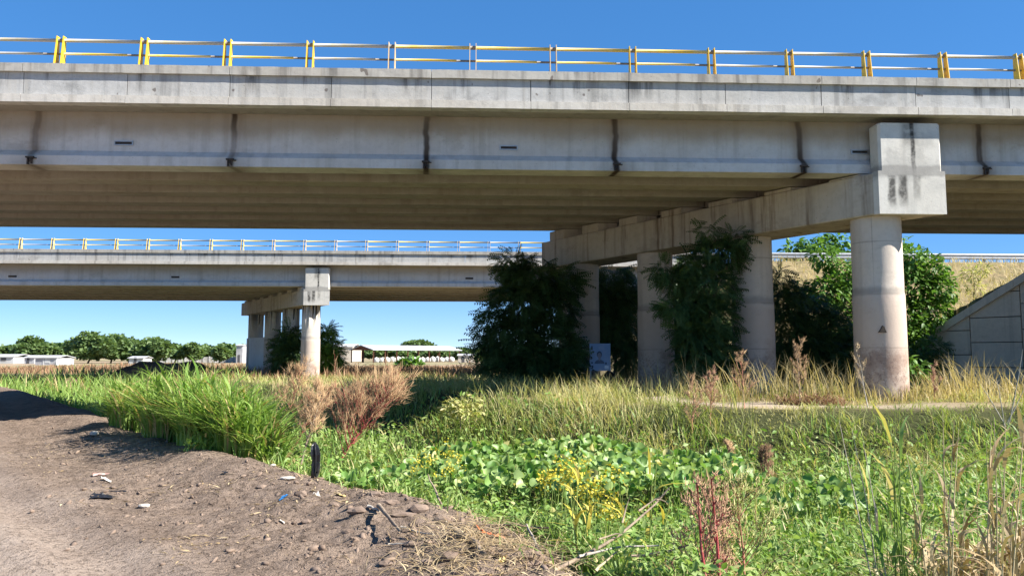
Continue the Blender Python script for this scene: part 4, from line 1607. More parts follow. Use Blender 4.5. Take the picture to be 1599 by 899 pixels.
# keep a minimum spacing so that leaves overlap like real ones
kept = []
cell = {}
for x, y in zip(hx, hy):
    c = (int(x/.075), int(y/.085))
    if c in cell:
        continue
    cell[c] = 1
    kept.append((x, y))
kept.sort(key=lambda q: q[1])
hyr = empty('water_hyacinth_bed', (.7, 10.4, -.35), 'bed of big glossy rounded water hyacinth leaves in the middle of the canal', 'water plants')
HM = []
for (v, f) in HYT:
    me = bpy.data.meshes.new('hyacinth_leaf')
    me.from_pydata([tuple(p) for p in v], [], f)
    me.polygons.foreach_set('use_smooth', [True]*len(me.polygons))
    a = me.attributes.new('tint', 'FLOAT', 'POINT')
    a.data.foreach_set('value', np.full(len(v), rng.uniform(0, 1), dtype=np.float32))
    me.materials.append(M['hyacinth'])
    HM.append(me)
hw0 = wloc(hyr)
scores = []
for (x, y) in kept:
    zb = -.38+.34+.26*vnoise(np.array(x*.8), np.array(y*.8), 63)+rng.uniform(-.09, .09)
    yaw, pit, rol = rng.uniform(0, 2*math.pi), rng.normal(.75, .5), rng.normal(0, .45)
    s = rng.uniform(.085, .165)*min(1.0, (y/10.5))
    scores.append((s/y*(1 if x > -1.2 else .5), x, y, float(zb), yaw, pit, rol, s))
scores.sort(key=lambda q: -q[0])
for i, (_, x, y, z, yaw, pit, rol, s) in enumerate(scores[:298]):
    o = bpy.data.objects.new('leaf', HM[i % 8])
    COL.objects.link(o)
    o.parent = hyr
    o.location = (x-hw0.x, y-hw0.y, z-hw0.z)
    o.rotation_mode = 'ZXY'
    o.rotation_euler = (pit, rol, yaw)
    o.scale = (s, s, s)
nm = NM()
rest = np.array([q[1:] for q in scores[298:]])
for k in range(8):
    r_ = rest[k::8]
    v, f = HYT[k]
    q4 = [q for q in f if len(q) == 4]
    q3 = [q for q in f if len(q) == 3]
    V, Q, T, own = scatter((v, q4, q3), r_[:, :3], rotm(r_[:, 3], r_[:, 4], r_[:, 5]), r_[:, 6])
    nm.add(V, Q, T, rng.uniform(0, 1, len(r_))[own])
tag(nm.build('leaf_mass', M['hyacinth'], hyr, smooth=True), kind='stuff')

# ------------------------------------------------------------------ single plants
def grass_clump(label, cx, cy_, rx, ry, n, hmin, hmax, wmin, wmax, mat, name='grass_clump', stems=0, group=None, bend=(.2, .95), rot=0.0, cat='grass clump', smat=None, seed_heads=0):
    root = empty(name, (cx, cy_, gz(cx, cy_)), label, cat, group)
    a = rng.uniform(0, 2*np.pi, n)
    r_ = np.sqrt(rng.uniform(0, 1, n))
    lx, ly = r_*np.cos(a)*rx, r_*np.sin(a)*ry
    x = cx+lx*math.cos(rot)-ly*math.sin(rot)
    y = cy_+lx*math.sin(rot)+ly*math.cos(rot)
    P = np.stack([x, y, ground_z(x, y)], -1)
    nm = NM()
    h = rng.uniform(hmin, hmax, n)*(1-.25*r_)
    V, Q, T, own = blades(P, h, rng.uniform(wmin, wmax, n), rng.uniform(bend[0], bend[1], n), 4, .5)
    nm.add(V, Q, T, rng.uniform(0, 1, n)[own])
    # leaves that leave the stalks half way up
    k = n//2
    i = rng.integers(0, n, k)
    P2 = P[i].copy()
    P2[:, 2] += h[i]*rng.uniform(.25, .6, k)
    V, Q, T, own = blades(P2, h[i]*rng.uniform(.35, .6, k), rng.uniform(wmin, wmax, k)*1.15, rng.uniform(.5, 1.3, k), 4, .6)
    nm.add(V, Q, T, rng.uniform(0, 1, k)[own])
    tag(nm.build('leaves', mat, root), kind='stuff')
    if stems:
        m = MB()
        hv = []
        for i in range(stems):
            j = int(rng.integers(0, n))
            p = Vector(P[j])
            hh = hmax*random.uniform(.95, 1.3)
            e = p+Vector((jit(.22)*hh, jit(.22)*hh, hh))
            mid = p.lerp(e, .5)+Vector((jit(.04), jit(.04), 0))
            m.tube([p, mid, e], [.008, .006, .0035], 4, False)
            hv.append(e)
        m.build('stems', smat or M['deadwood'], root)
        if seed_heads:
            nm = NM()
            for e in hv:
                q = 26
                PP = np.array([[e.x+jit(.01), e.y+jit(.01), e.z-random.uniform(-.16, .2)] for _ in range(q)])
                V, Q, T, own = scatter(SPIKE, PP, rotm(rng.uniform(0, 6.28, q), rng.uniform(.5, 1.3, q), np.zeros(q)), np.stack([np.full(q, .012), rng.uniform(.03, .08, q), np.full(q, .012)], -1))
                nm.add(V, Q, T, rng.uniform(0, 1, q)[own])
            tag(nm.build('seed_heads', M['amaranth'], root), kind='stuff')
    return root


# tall green cane grass in front of the farther bridge: several clumps side by side
for (px, Y, rx, ry, n, h0, h1, lab) in (
        (232, 15.4, .75, .6, 620, .5, 1.15, 'leftmost clump of tall green grass where the road bends into shade'),
        (290, 13.6, .85, .6, 900, .6, 1.35, 'dense bright green tall grass clump beside the road, second from left'),
        (345, 12.4, .8, .55, 900, .6, 1.35, 'thick tall green grass clump at the road edge, middle of the row'),
        (395, 11.7, .6, .5, 720, .6, 1.3, 'tall green grass clump left of the withered red stemmed plants'),
        (330, 16.5, 1.2, .9, 900, .7, 1.45, 'yellowing tall grass clump behind the green ones by the road')):
    x = (px-CX)/FPX*Y/cp
    grass_clump(lab, x, Y, rx, ry, int(n*1.5), h0*1.15, h1*1.42, .020, .048, M['cane'], 'tall_grass', 0, 'tall grass clumps beside the road', rot=-.9, seed_heads=1)
grass_clump('small tuft of green grass on the bare soil of the road edge', -4.55, 11.35, .22, .2, 60, .15, .42, .015, .03, M['cane'], 'grass_tuft', bend=(.5, 1.3))


def branchy(label, base, height, lean, nbr, mat_stem, mat_spike, name='withered_plant', r0=.02, spread=.6, spike=.14, per=16, cat='weed', group=None, spin=0.0, bare=.3, curl=.3, leader=True):
    """withered amaranth-like plant: stem, side branches, spiky seed heads"""
    b = Vector(base)
    root = empty(name, tuple(b), label, cat, group)
    L = Vector((lean[0], lean[1], 1)).normalized()
    m = MB()
    top = b+L*height
    mids = [b+L*height*q+Vector((jit(.02), jit(.02), 0))*height for q in (.33, .66)]
    m.tube([b-Vector((0, 0, .05)), mids[0], mids[1], top], [r0, r0*.85, r0*.6, r0*.25], 7)
    m.build('stem', mat_stem, root, True)
    mb = MB()
    tips = []

    def pt(q):
        return b+L*height*q
    for i in range(nbr):
        q = bare+(1-bare)*(i+random.random())/nbr
        a = random.uniform(0, 2*math.pi)
        ln = height*spread*(1.15-q*.75)*random.uniform(.6, 1.1)
        d = (Vector((math.cos(a), math.sin(a), 0))*random.uniform(.5, .9)+Vector((0, 0, random.uniform(.45, .9)))+L*.4).normalized()
        s0 = pt(q)
        e = s0+d*ln
        mi = s0.lerp(e, .5)+Vector((0, 0, -.05*ln))
        mb.tube([s0, mi, e], [r0*.4, r0*.28, r0*.12], 5, False)
        tips.append((s0, mi, e))
        for k in range(3):
            f = random.uniform(.3, .9)
            s1 = s0.lerp(e, f)
            d2 = (d+Vector((jit(.8), jit(.8), jit(.5)))).normalized()
            e1 = s1+d2*ln*random.uniform(.25, .5)
            mb.tube([s1, e1], [r0*.2, r0*.08], 4, False)
            tips.append((s1, s1.lerp(e1, .5), e1))
    tag(mb.build('branches', mat_stem, root, True), kind='stuff')
    if per:
        nm = NM()
        for (s0, mi, e) in tips+([(pt(.6), pt(.8), pt(1.0))] if leader else []):
            k = per
            t = rng.uniform(.35, 1.05, k)
            PP = np.array([np.array(s0.lerp(e, float(q)))for q in t])+rng.normal(0, .012, (k, 3))
            d = np.array((e-s0).normalized())
            yaw0 = math.atan2(-d[0], d[1])
            pit0 = math.asin(max(-1, min(1, d[2])))
            V, Q, T, own = scatter(SPIKE, PP, rotm(yaw0+rng.normal(0, .6, k), pit0+rng.normal(curl, .5, k), rng.uniform(0, 3, k)), np.stack([rng.uniform(.005, .011, k), spike*rng.uniform(.35, 1.25, k), rng.uniform(.005, .011, k)], -1))
            nm.add(V, Q, T, rng.uniform(0, 1, k)[own])
        tag(nm.build('seed_spikes', mat_spike, root), kind='stuff')
    return root


def ridge_pt(px, py):
    p = on_ground(px, py)
    return (p.x, p.y, p.z)


branchy('big withered bush with red stem and brown seed spikes right of the black wrapped stake', ridge_pt(520, 735), 1.7, (.70, .15), 56, M['redstem'], M['amaranth'], 'withered_amaranth', .019, .74, .19, 14, bare=.16)
branchy('withered brown seed plant leaning right, left of the black wrapped stake', ridge_pt(440, 726), 1.5, (.55, .2), 26, M['redstem'], M['amaranth'], 'withered_amaranth', .013, .50, .14, 11, bare=.4)
branchy('upright brown seed plant with reddish stem beside the tall green grass', ridge_pt(430, 724), 1.72, (.22, .15), 26, M['pinkstem'], M['amaranth'], 'withered_amaranth', .013, .42, .14, 11, bare=.4)
branchy('thin withered plant behind the brown seed plants at the road edge', at(468, 690, 11.2)[:2]+(.0,), 1.15, (.25, .1), 18, M['deadwood'], M['amaranth'], 'withered_amaranth', .014, .4, .12, 14)
branchy('red stemmed withered plant in the canal foreground, the left of its two stems', (at(1120, 899, 4.7).x, 4.7, -.2), 1.08, (-.10, .0), 5, M['redstem'], M['pinkspike'], 'red_amaranth', .015, .15, .04, 3, bare=.5, leader=False)
branchy('red stemmed withered plant in the canal foreground, the right and taller of its two stems', (at(1128, 899, 4.72).x, 4.72, -.2), 1.12, (-.05, .0), 6, M['redstem'], M['pinkspike'], 'red_amaranth', .015, .16, .04, 3, bare=.5, leader=False)
branchy('tangle of thin pink brown withered stems left of the red stems', (at(1070, 880, 5.0).x, 5.0, -.25), .95, (.2, .0), 22, M['pinkstem'], M['pinkspike'], 'withered_weed', .010, .55, .06, 10)
branchy('tangle of thin brown withered stems right of the red stems', (at(1165, 880, 5.1).x, 5.1, -.25), 1.0, (-.05, .0), 24, M['pinkstem'], M['olive'], 'withered_weed', .010, .5, .06, 12)
for (px, Y, hgt, lx, lab, nb_, sm, sp_) in (
        (1078, 14.3, 1.05, .02, 'pale brown weed before the dark tree, left of the pair on the path', 16, M['pinkstem'], M['amaranth']),
        (1105, 14.5, .95, .05, 'pale brown weed before the dark tree, right of the pair on the path', 16, M['pinkstem'], M['pinkspike']),
        (1160, 15.2, 1.0, -.05, 'brown spiky weed beside the path in front of the second column', 14, M['pinkstem'], M['amaranth']),
        (1246, 16.2, 1.25, .0, 'tall dry brown weed with frizzy head left of the front column', 18, M['deadwood'], M['amaranth']),
        (1352, 15.8, 1.2, -.18, 'thin pale dry stalk in front of the front column', 5, M['greywood'], M['straw']),
        (1455, 17.0, .72, .0, 'small reddish dry weed right of the front column', 9, M['pinkstem'], M['pinkspike']),
        (1128, 13.0, .55, .1, 'low russet withered weed on the bank below the path', 20, M['pinkstem'], M['amaranth']),
        (1185, 11.8, .6, .1, 'dark brown dead weed heap in the green bank', 26, M['deadwood'], M['brownveg'])):
    x, y, z = gpt(px, Y)
    branchy(lab, (x, y, z), hgt, (lx, 0), nb_, sm, sp_, 'dry_weed', .011, .42, .07, 12, bare=.15)
x, y, z = gpt(1262, 16.3)
hp = grass_clump('heap of flattened reddish brown hay beside the path left of the front column', x, y, .75, .4, 420, .2, .5, .01, .02, M['brownveg'], 'hay_heap', bend=(.6, 1.6), cat='hay heap')
# leafy weed and tobacco-like seedling right of the front column
x, y, z = gpt(1428, 19.0)
tree('pale green broad leaved weed at the foot of the front column', (x, y, z), px_blobs([(1420, 562, 14, 8), (1438, 572, 12, 10), (1428, 580, 16, 10)], 19.0), 120, LEAF, .2, M['brightleaf'], .015, 'weed', 'weed', down=.6, tmat=M['deadwood'])
x, y, z = gpt(722, 16.8)
tree('grey green bushy weed at the canal edge below the dark tree', (x, y, gz(x, y)), px_blobs([(712, 634, 20, 12), (738, 626, 14, 11), (726, 640, 26, 10), (700, 640, 14, 8)], 16.8), 420, LEAF, .10, M['olive'], .012, 'weed', 'weed', tmat=M['deadwood'])

# yellow flowers among the weeds
def flowers(label, pts, Y, nst, name='yellow_flowers'):
    base = gpt(pts[0][0], Y)
    root = empty(name, base, label, 'flowers')
    m = MB()
    nm = NM()
    for (px, py, rx, ry) in pts:
        for i in range(nst):
            y = Y+jit(.25)
            e = at(px+jit(rx*1.5), py+jit(ry*1.4), y)
            b = Vector((e.x+jit(.12), y+jit(.1), -.3))
            m.tube([b, b.lerp(e, .6)+Vector((jit(.03), 0, .02)), e], [.004, .003, .002], 4, False)
            k = 14
            PP = np.array([[e.x+random.gauss(0, .03), e.y+random.gauss(0, .03), e.z+random.gauss(0, .03)] for _ in range(k)])
            V, Q, T, own = scatter(QUAD, PP, rotm(rng.uniform(0, 6.3, k), rng.normal(0, .6, k), rng.normal(0, .6, k)), rng.uniform(.014, .028, k))
            nm.add(V, Q, T, rng.uniform(0, 1, k)[own])
    m.build('stems', M['pinkstem'] if False else M['stemgreen'], root)
    tag(nm.build('flower_heads', M['yellowflower'], root), kind='stuff')


M['stemgreen'] = plain('green_stem', rgb(.16, .24, .05), rgb(.26, .28, .08), .6, .3)
flowers('spray of bright yellow flowers before the hyacinth bed', [(905, 738, 16, 26), (935, 752, 22, 18), (925, 775, 18, 16), (865, 745, 14, 12), (890, 730, 10, 10), (950, 790, 14, 12)], 6.6, 9)
flowers('sparse yellow green flowers at the left end of the hyacinth bed', [(680, 715, 22, 18), (665, 728, 16, 12), (700, 722, 14, 12)], 9.6, 9)

# reeds and dry stalks
def stalks(label, lst, Y, mat, leafm, name='reed', cat='reed', nleaf=4, r0=.0055, wl=(.02, .04), hl=(.25, .55), group=None):
    """lst: (px base, py base, px top, py top)"""
    b0 = at(lst[0][0], lst[0][1], Y)
    root = empty(name, (b0.x, Y, gz(b0.x, Y)), label, cat, group)
    nm = NM()
    for (x0, y0, x1, y1) in lst:
        yy = Y+jit(.12)
        b = at(x0, y0, yy)
        b.z = min(b.z, gz(b.x, yy)+.02)
        e = at(x1, y1, yy+jit(.15))
        m = MB()
        bow = Vector((jit(.03), jit(.03), 0))
        m.tube([b, b.lerp(e, .35)+bow, b.lerp(e, .7)+bow, e], [r0, r0*.9, r0*.65, r0*.25], 5, False)
        m.build('stalk', mat, root, True)
        k = nleaf
        if k:
            t = rng.uniform(.15, .85, k)
            P = np.array([np.array(b.lerp(e, float(q))) for q in t])
            V, Q, T, own = blades(P, rng.uniform(hl[0], hl[1], k)*rng.choice([1, 1, .7], k), rng.uniform(wl[0], wl[1], k), rng.uniform(.3, 1.4, k), 5, .55)
            nm.add(V, Q, T, rng.uniform(0, 1, k)[own])
    if nleaf:
        nm.build('leaves', leafm, root)
    return root


green_reed = stalks('tall green reed with one bright yellow leaf in the right foreground', [(1405, 920, 1385, 640), (1412, 930, 1404, 625), (1400, 910, 1398, 632), (1420, 930, 1394, 660)], 5.0, M['stemgreen'], M['blade'], 'green_reed', nleaf=4, wl=(.018, .035), hl=(.3, .6))
m = MB()
for (q0, q1, q2) in (((1392, 690), (1380, 655), (1358, 622)), ((1385, 672), (1374, 682), (1362, 690))):
    a_, b_, c_ = [at(q[0], q[1], 4.98) for q in (q0, q1, q2)]
    w_ = Vector((.012, .004, .006))
    m.add([a_-w_*.6, a_+w_*.6, b_+w_, b_-w_, c_], [(0, 1, 2, 3), (3, 2, 4)])
o = m.build('yellow_leaf', M['yellowstalk'], green_reed)
o['label'] = 'bright yellow drooping leaf pair'
stalks('thin pale dry stalks leaning left beside the green reed', [(1385, 920, 1310, 655), (1378, 905, 1330, 668), (1400, 900, 1348, 690)], 5.1, M['greywood'], M['straw'], 'dry_reed', nleaf=2, hl=(.2, .4))
stalks('straight straw coloured stalks right of the green reed', [(1470, 920, 1472, 640), (1478, 915, 1490, 655), (1482, 915, 1497, 668), (1452, 900, 1415, 705)], 4.9, M['straw_c'], M['straw'], 'dry_reed', nleaf=5, hl=(.2, .45), wl=(.012, .028))
stalks('tall dry reeds with curled brown leaves at the right edge', [(1545, 930, 1552, 650), (1550, 930, 1570, 655), (1556, 930, 1602, 620), (1565, 930, 1540, 690), (1575, 930, 1590, 700), (1530, 930, 1548, 660)], 4.6, M['straw_c'], M['straw'], 'dry_reed', nleaf=7, hl=(.25, .5), wl=(.012, .028))
stalks('bare whitish dry stem with side twigs by the retaining wall', [(1572, 640, 1597, 545), (1568, 620, 1530, 598), (1566, 625, 1556, 592), (1570, 620, 1600, 604)], 14.2, M['greywood'], M['straw'], 'dry_weed', 'dry weed', 0, .010)
stalks('yellowing tall stalk rising through the hyacinth bed', [(1005, 830, 1018, 660), (1010, 830, 1060, 690), (1003, 830, 1028, 690)], 6.4, M['stemgreen'], M['yellowstalk'], 'yellow_reed', nleaf=3, hl=(.15, .35), r0=.006)
stalks('yellow stalks with dry husks between the flowers and the branch', [(905, 870, 890, 745), (902, 860, 903, 720), (985, 840, 972, 770), (908, 880, 930, 760)], 5.9, M['stemgreen'], M['yellowstalk'], 'yellow_reed', nleaf=4, hl=(.15, .4), r0=.006)
for lab, x0, x1, n_, mt in (('loose stand of thin straw coloured stalks between the green reed and the dead mound', 1430, 1530, 22, 'straw_c'), ('stand of thin dry stalks in the right bottom corner', 1520, 1610, 26, 'straw_c'),
                            ('group of thin green stalks around the foot of the green reed', 1370, 1440, 18, 'stemgreen')):
    lst = []
    for k in range(n_):
        q = random.uniform(x0, x1)
        lst.append((q, 920, q+jit(42), random.uniform(700, 840)))
    stalks(lab, lst, 5.1, M[mt], M['straw'] if mt == 'straw_c' else M['blade'], 'thin_reeds', nleaf=4, hl=(.2, .5), wl=(.012, .03), r0=.0035)
# mound of dead brown grass, bottom right corner
x, y, z = gpt(1560, 4.5)
grass_clump('mound of dead brown reed leaves in the bottom right corner', 2.92+.55, 5.6, .66, .5, 1500, .35, 1.08, .012, .034, M['straw'], 'dead_reed_mound', bend=(.4, 1.5), cat='dead grass')
x, y, z = gpt(1480, 4.9)
grass_clump('mixed dry and green blades beside the dead reed mound', x+.25, 5.5, .5, .4, 420, .3, .85, .008, .02, M['olive'], 'half_dry_tuft', bend=(.3, 1.2))
x, y, z = gpt(1170, 11.9)
grass_clump('dark brown withered grass tuft on the far bank slope', x+.1, 11.6, .55, .4, 420, .15, .45, .008, .018, M['brownveg'], 'dead_grass_tuft', bend=(.5, 1.4), cat='dead grass')
x, y, z = gpt(1120, 4.9)
grass_clump('yellow green withered undergrowth around the red stems', x+.3, 5.9, .85, .5, 1500, .25, .72, .004, .012, M['olive'], 'undergrowth_tuft', bend=(.3, 1.2))

# ------------------------------------------------------------------ sticks, straw, stones and litter on the spoil ridge
def stick(label, p0, p1, r0, mat, lift=(.02, .02), bow=.03, name='dead_branch', fork=None, Y=None):
    a = on_ground(*p0) if Y is None else at(p0[0], p0[1], Y[0])
    b = on_ground(*p1) if Y is None else at(p1[0], p1[1], Y[1])
    a = a+Vector((0, 0, lift[0]))
    b = b+Vector((0, 0, lift[1]))
    root = MB()
    n = 7
    side = Vector((jit(1), jit(1), jit(.4)+.3)).normalized()
    pts = [a.lerp(b, i/(n-1))+side*bow*math.sin(math.pi*i/(n-1))+Vector((jit(r0*.5), jit(r0*.5), jit(r0*.5))) for i in range(n)]
    root.tube(pts, [r0*(1-.45*i/(n-1))*random.uniform(.88, 1.12) for i in range(n)], 7)
    for (f, v, l) in (fork or ()):
        s = a.lerp(b, f)
        root.tube([s, s+Vector(v)*l*.5+Vector((0, 0, .01)), s+Vector(v)*l], [r0*.55, r0*.4, r0*.15], 5)
    o = root.build(name, mat, None, True, loc=tuple((a+b)/2))
    return tag(o, label, 'branch')


stick('thick dead branch lying on the soil with its shadow beside it', (592, 797), (624, 842), .021, M['deadwood'], (.05, .04), .0)
stick('short broken stub crossing the top of the thick dead branch', (574, 796), (594, 808), .014, M['greywood'], (.03, .05), .0)
stick('curved thin twig right of the thick dead branch', (627, 828), (676, 838), .010, M['greywood'], (.03, .02), -.03)
stick('dark thin stick standing up from the ridge into the grass', (694, 802), (668, 752), .012, M['deadwood'], (.02, .08), .0, Y=(7.75, 8.1))
stick('pale thin stick leaning on the end of the ridge', (698, 820), (671, 783), .010, M['greywood'], (.03, .16), .01)
stick('heavy dead branch half buried at the straw heap', (712, 838), (758, 874), .030, M['deadwood'], (.05, .03), .02)
stick('long dark stick lying level across the tip of the ridge', (735, 833), (856, 834), .013, M['deadwood'], (.06, .05), .03, Y=(6.75, 6.45))
stick('pale upright stick at the tip of the ridge', (846, 872), (822, 828), .012, M['greywood'], (.02, .05), .0, Y=(6.0, 6.15))
stick('short dark twig sticking out of the straw heap', (745, 826), (768, 810), .010, M['deadwood'], (.02, .06), .0)
stick('thin pale twig lying on the road side of the straw heap', (607, 854), (632, 854), .007, M['greywood'], (.02, .02), .0)
stick('long grey dead branch rising diagonally over the green weeds', (868, 890), (1046, 762), .013, M['deadwood'], (.0, .0), -.06, Y=(5.2, 5.9), fork=((.35, (.9, .2, .15), .25), (.55, (.3, .3, .8), .22), (.7, (.9, .1, .5), .25), (.85, (.6, .2, -.2), .18)))
stick('pale broken cane lying low below the diagonal branch', (905, 868), (1030, 852), .009, M['greywood'], (.0, .0), .05, Y=(5.3, 5.45))
stick('short pale cane pointing up below the diagonal branch', (930, 890), (964, 860), .009, M['straw_c'], (.0, .0), .0, Y=(5.0, 5.1))
stick('brown crooked twig among the weeds left of the red stems', (985, 868), (1075, 850), .010, M['deadwood'], (0, 0), .05, Y=(5.1, 5.15))
stick('thin dry stick beside the grass tuft at the road edge', (188, 681), (198, 652), .010, M['deadwood'], (.0, .0), .0, Y=(15.0, 15.1))

# ragged grass hanging over the edge of the road
nm = NM()
P = region(9000, -14, 2, 3.8, 22, lambda x, y, d, f: (d > -.35) & (d < .5) & (rng.uniform(0, 1, len(x)) < sstep(.42, .62, fbm(x*1.4, y*1.4, 121))*np.where(y > 9.5, 1, .35)))
h = rng.uniform(.10, .42, len(P))
V, Q, T, own = blades(P, h, rng.uniform(.008, .02, len(P)), rng.uniform(.4, 1.6, len(P)), 4, .45)
nm.add(V, Q, T, rng.uniform(0, 1, len(P))[own])
tag(nm.build('edge_grass', M['blade']), kind='stuff')
# straw heap: bundles of bent straws, nobody could count them
nm = NM()
c = on_ground(735, 842)
n = 700
P = np.stack([c.x+.1+rng.normal(0, .34, n), c.y-.1+rng.normal(0, .5, n), np.zeros(n)], -1)
P[:, 2] = ground_z(P[:, 0], P[:, 1])+rng.uniform(.0, .09, n)
V, Q, T, own = blades(P, rng.uniform(.05, .12, n), rng.uniform(.004, .011, n), rng.uniform(2.0, 5.5, n), 5, .2)
nm.add(V, Q, T, rng.uniform(0, 1, n)[own])
tag(nm.build('straw_heap', M['straw']), kind='stuff')
# straw and dry leaves strewn over the spoil
nm = NM()
P = region(22000, -9, 1.4, 3.8, 17, lambda x, y, d, f: (d > -2.6) & (d < .5) & (rng.uniform(0, 1, len(x)) < sstep(.42, .68, fbm(x*1.1, y*1.1, 101))))
P[:, 2] += .012
n = len(P)
V, Q, T, own = scatter(LANCE, P, rotm(rng.uniform(0, 6.3, n), rng.normal(0, .25, n), rng.normal(0, .3, n)), np.stack([rng.uniform(.02, .10, n), rng.uniform(.03, .13, n), rng.uniform(.05, .1, n)], -1))
nm.add(V, Q, T, rng.uniform(0, 1, n)[own])
tag(nm.build('straw_litter', M['straw']), kind='stuff')


# broken twigs and roots in the turned-up soil
nm = NM()
P = region(5200, -9, 1.4, 3.8, 15, lambda x, y, d, f: (d > -1.3) & (d < .35) & (rng.uniform(0, 1, len(x)) < sstep(.45, .62, fbm(x*1.7, y*1.7, 141))))
P[:, 2] += .015
n = len(P)
V, Q, T, own = scatter(SPIKE, P, rotm(rng.uniform(0, 6.3, n), rng.normal(.08, .2, n), rng.uniform(0, 3, n)), np.stack([rng.uniform(.006, .014, n), rng.uniform(.06, .28, n), rng.uniform(.006, .014, n)], -1))
nm.add(V, Q, T, np.zeros(n)[own])
tag(nm.build('twig_litter', M['deadwood']), kind='stuff')


def rock(seed, sub=2, rough=.25, flat=.7):
    import bmesh
    bm = bmesh.new()
    bmesh.ops.create_icosphere(bm, subdivisions=sub, radius=1)
    r_ = np.random.default_rng(seed)
    dirs = r_.normal(size=(10, 3))
    for v in bm.verts:
        c = np.array(v.co)
        k = 1+rough*sum(max(-.5, min(.6, float(np.dot(c, d)))) for d in dirs)/4+r_.uniform(-.07, .07)
        v.co = Vector((c[0]*k, c[1]*k*.85, c[2]*k*flat))
    vs = np.array([v.co[:] for v in bm.verts])
    fs = [[v.index for v in f.verts] for f in bm.faces]
    bm.free()
    return vs, fs


ROCKS = [rock(i, 1, .5) for i in range(6)]
nm = NM()
P = region(24000, -12, 1.6, 3.6, 20, lambda x, y, d, f: (d > -3.4) & (d < .75) & (rng.uniform(0, 1, len(x)) < sstep(-3.2, -1.0, d)*(.25+sstep(.4, .65, fbm(x*1.6, y*1.6, 111)))))
n = len(P)
S = .005+.026*rng.uniform(0, 1, n)**4.5
S = S*(1+.045*P[:, 1])
P[:, 2] += S*.05
for k in range(6):
    q = slice(k, None, 6)
    nq_ = len(P[q])
    V, Q, T, own = scatter((ROCKS[k][0], [], ROCKS[k][1]), P[q], rotm(rng.uniform(0, 6.3, nq_), rng.normal(0, .5, nq_), rng.normal(0, .5, nq_)), S[q][:, None]*np.stack([rng.uniform(.8, 1.9, nq_), rng.uniform(.5, 1.1, nq_), rng.uniform(.35, .9, nq_)], -1))
    nm.add(V, Q, T, np.zeros(len(V)))
tag(nm.build('soil_clods', M['clod']), kind='stuff')


def stone(label, px, py, size, mat, name='stone', cat='stone', seed=1, sc_=(1, 1, .7), lift=.3, sub=2):
    p = on_ground(px, py)
    vs, fs = rock(seed, sub, .45)
    m = MB()
    r_ = random.uniform(0, 6)
    size *= .8
    for v in vs:
        v = v*(1+(jit(.16) if mat is M['clod'] else jit(.05)))
        x, y, z = v[0]*size*sc_[0], v[1]*size*sc_[1], v[2]*size*sc_[2]
        m.v.append((p.x+x, p.y+y, p.z+z+size*lift*sc_[2]))
    m.f = [tuple(f) for f in fs]
    o = m.build(name, mat, None, False, loc=tuple(p))
    return tag(o, label, cat)


stone('white stone lying alone on the dirt road', 225, 791, .06, M['stone'], seed=3, sc_=(1.25, .9, .7))
stone('small pale stone near the road edge before the grass', 148, 678, .10, M['stone'], seed=4)
stone('pale flat lump at the ridge crest beside the withered bush, left of a pair', 538, 752, .085, M['stone'], 'soil_lump', 'clod', 5, (1.2, .9, .6))
stone('pale flat lump at the ridge crest beside the withered bush, right of a pair', 556, 756, .08, M['stone'], 'soil_lump', 'clod', 6, (1.2, .9, .6))
stone('rounded brown clod on the crest of the spoil ridge', 610, 786, .10, M['clod'], 'soil_clod', 'clod', 7, (1.4, .8, .6))
stone('long brown clod below the crest by the leaning sticks', 630, 806, .08, M['clod'], 'soil_clod', 'clod', 8, (1.7, .7, .5))
stone('pale clod on the crest at the left of the stake', 450, 748, .07, M['stone'], 'soil_clod', 'clod', 9, (1.5, .8, .55))
stone('tiny white stone at the foot of the grass on the crest', 427, 728, .045, M['stone'], seed=10)
for k, (px, py, sz) in enumerate(((470, 772, .07), (520, 790, .06), (560, 800, .08), (585, 775, .07), (655, 795, .09), (690, 815, .08), (640, 850, .06), (545, 830, .05), (480, 815, .05), (410, 760, .06), (700, 870, .07), (770, 865, .09), (600, 880, .05), (665, 880, .06))):
    p_ = ('left of the blue scrap', 'below the crest', 'at the crest', 'behind the thick branch', 'above the straw heap', 'beside the straw heap', 'below the thick branch', 'in the open soil', 'under the blue scrap', 'near the stake', 'at the lower end of the straw', 'by the ridge tip', 'on the road side low down', 'low at the bottom edge')[k]
    stone('brown lump of turned up soil '+p_+(' of the ridge' if k in (1, 2) else ''), px, py, sz, M['clod'], 'soil_clod', 'clod', 20+k, (1.25, .9, .85), .05)
stone('big dark hollow clod at the tip of the ridge bottom centre', 820, 876, .16, M['clod'], 'soil_clod', 'clod', 11, (1.3, .9, .75), .2, 3)


def scrap(label, px, py, size, mat, name='plastic_scrap', n=5, sx=1.0, sy=.6, crump=.25, lift=.012):
    size *= .62
    p = on_ground(px, py)
    m = MB()
    r_ = random.uniform(0, 3)
    for i in range(n+1):
        for j in range(n+1):
            u_, v_ = i/n-.5, j/n-.5
            if i in (0, n) or j in (0, n):
                u_ += jit(.14)
                v_ += jit(.14)
            x, y = u_*size*sx, v_*size*sy
            m.v.append((p.x+x*math.cos(r_*.2)-y*math.sin(r_*.2), p.y+y+x*.1, gz(p.x+x, p.y+y)+lift+abs(random.gauss(0, crump*size*.35))))
    for i in range(n):
        for j in range(n):
            a = i*(n+1)+j
            m.f.append((a, a+n+1, a+n+2, a+1))
    o = m.build(name, mat, None, False, loc=tuple(p))
    return tag(o, label, 'litter')


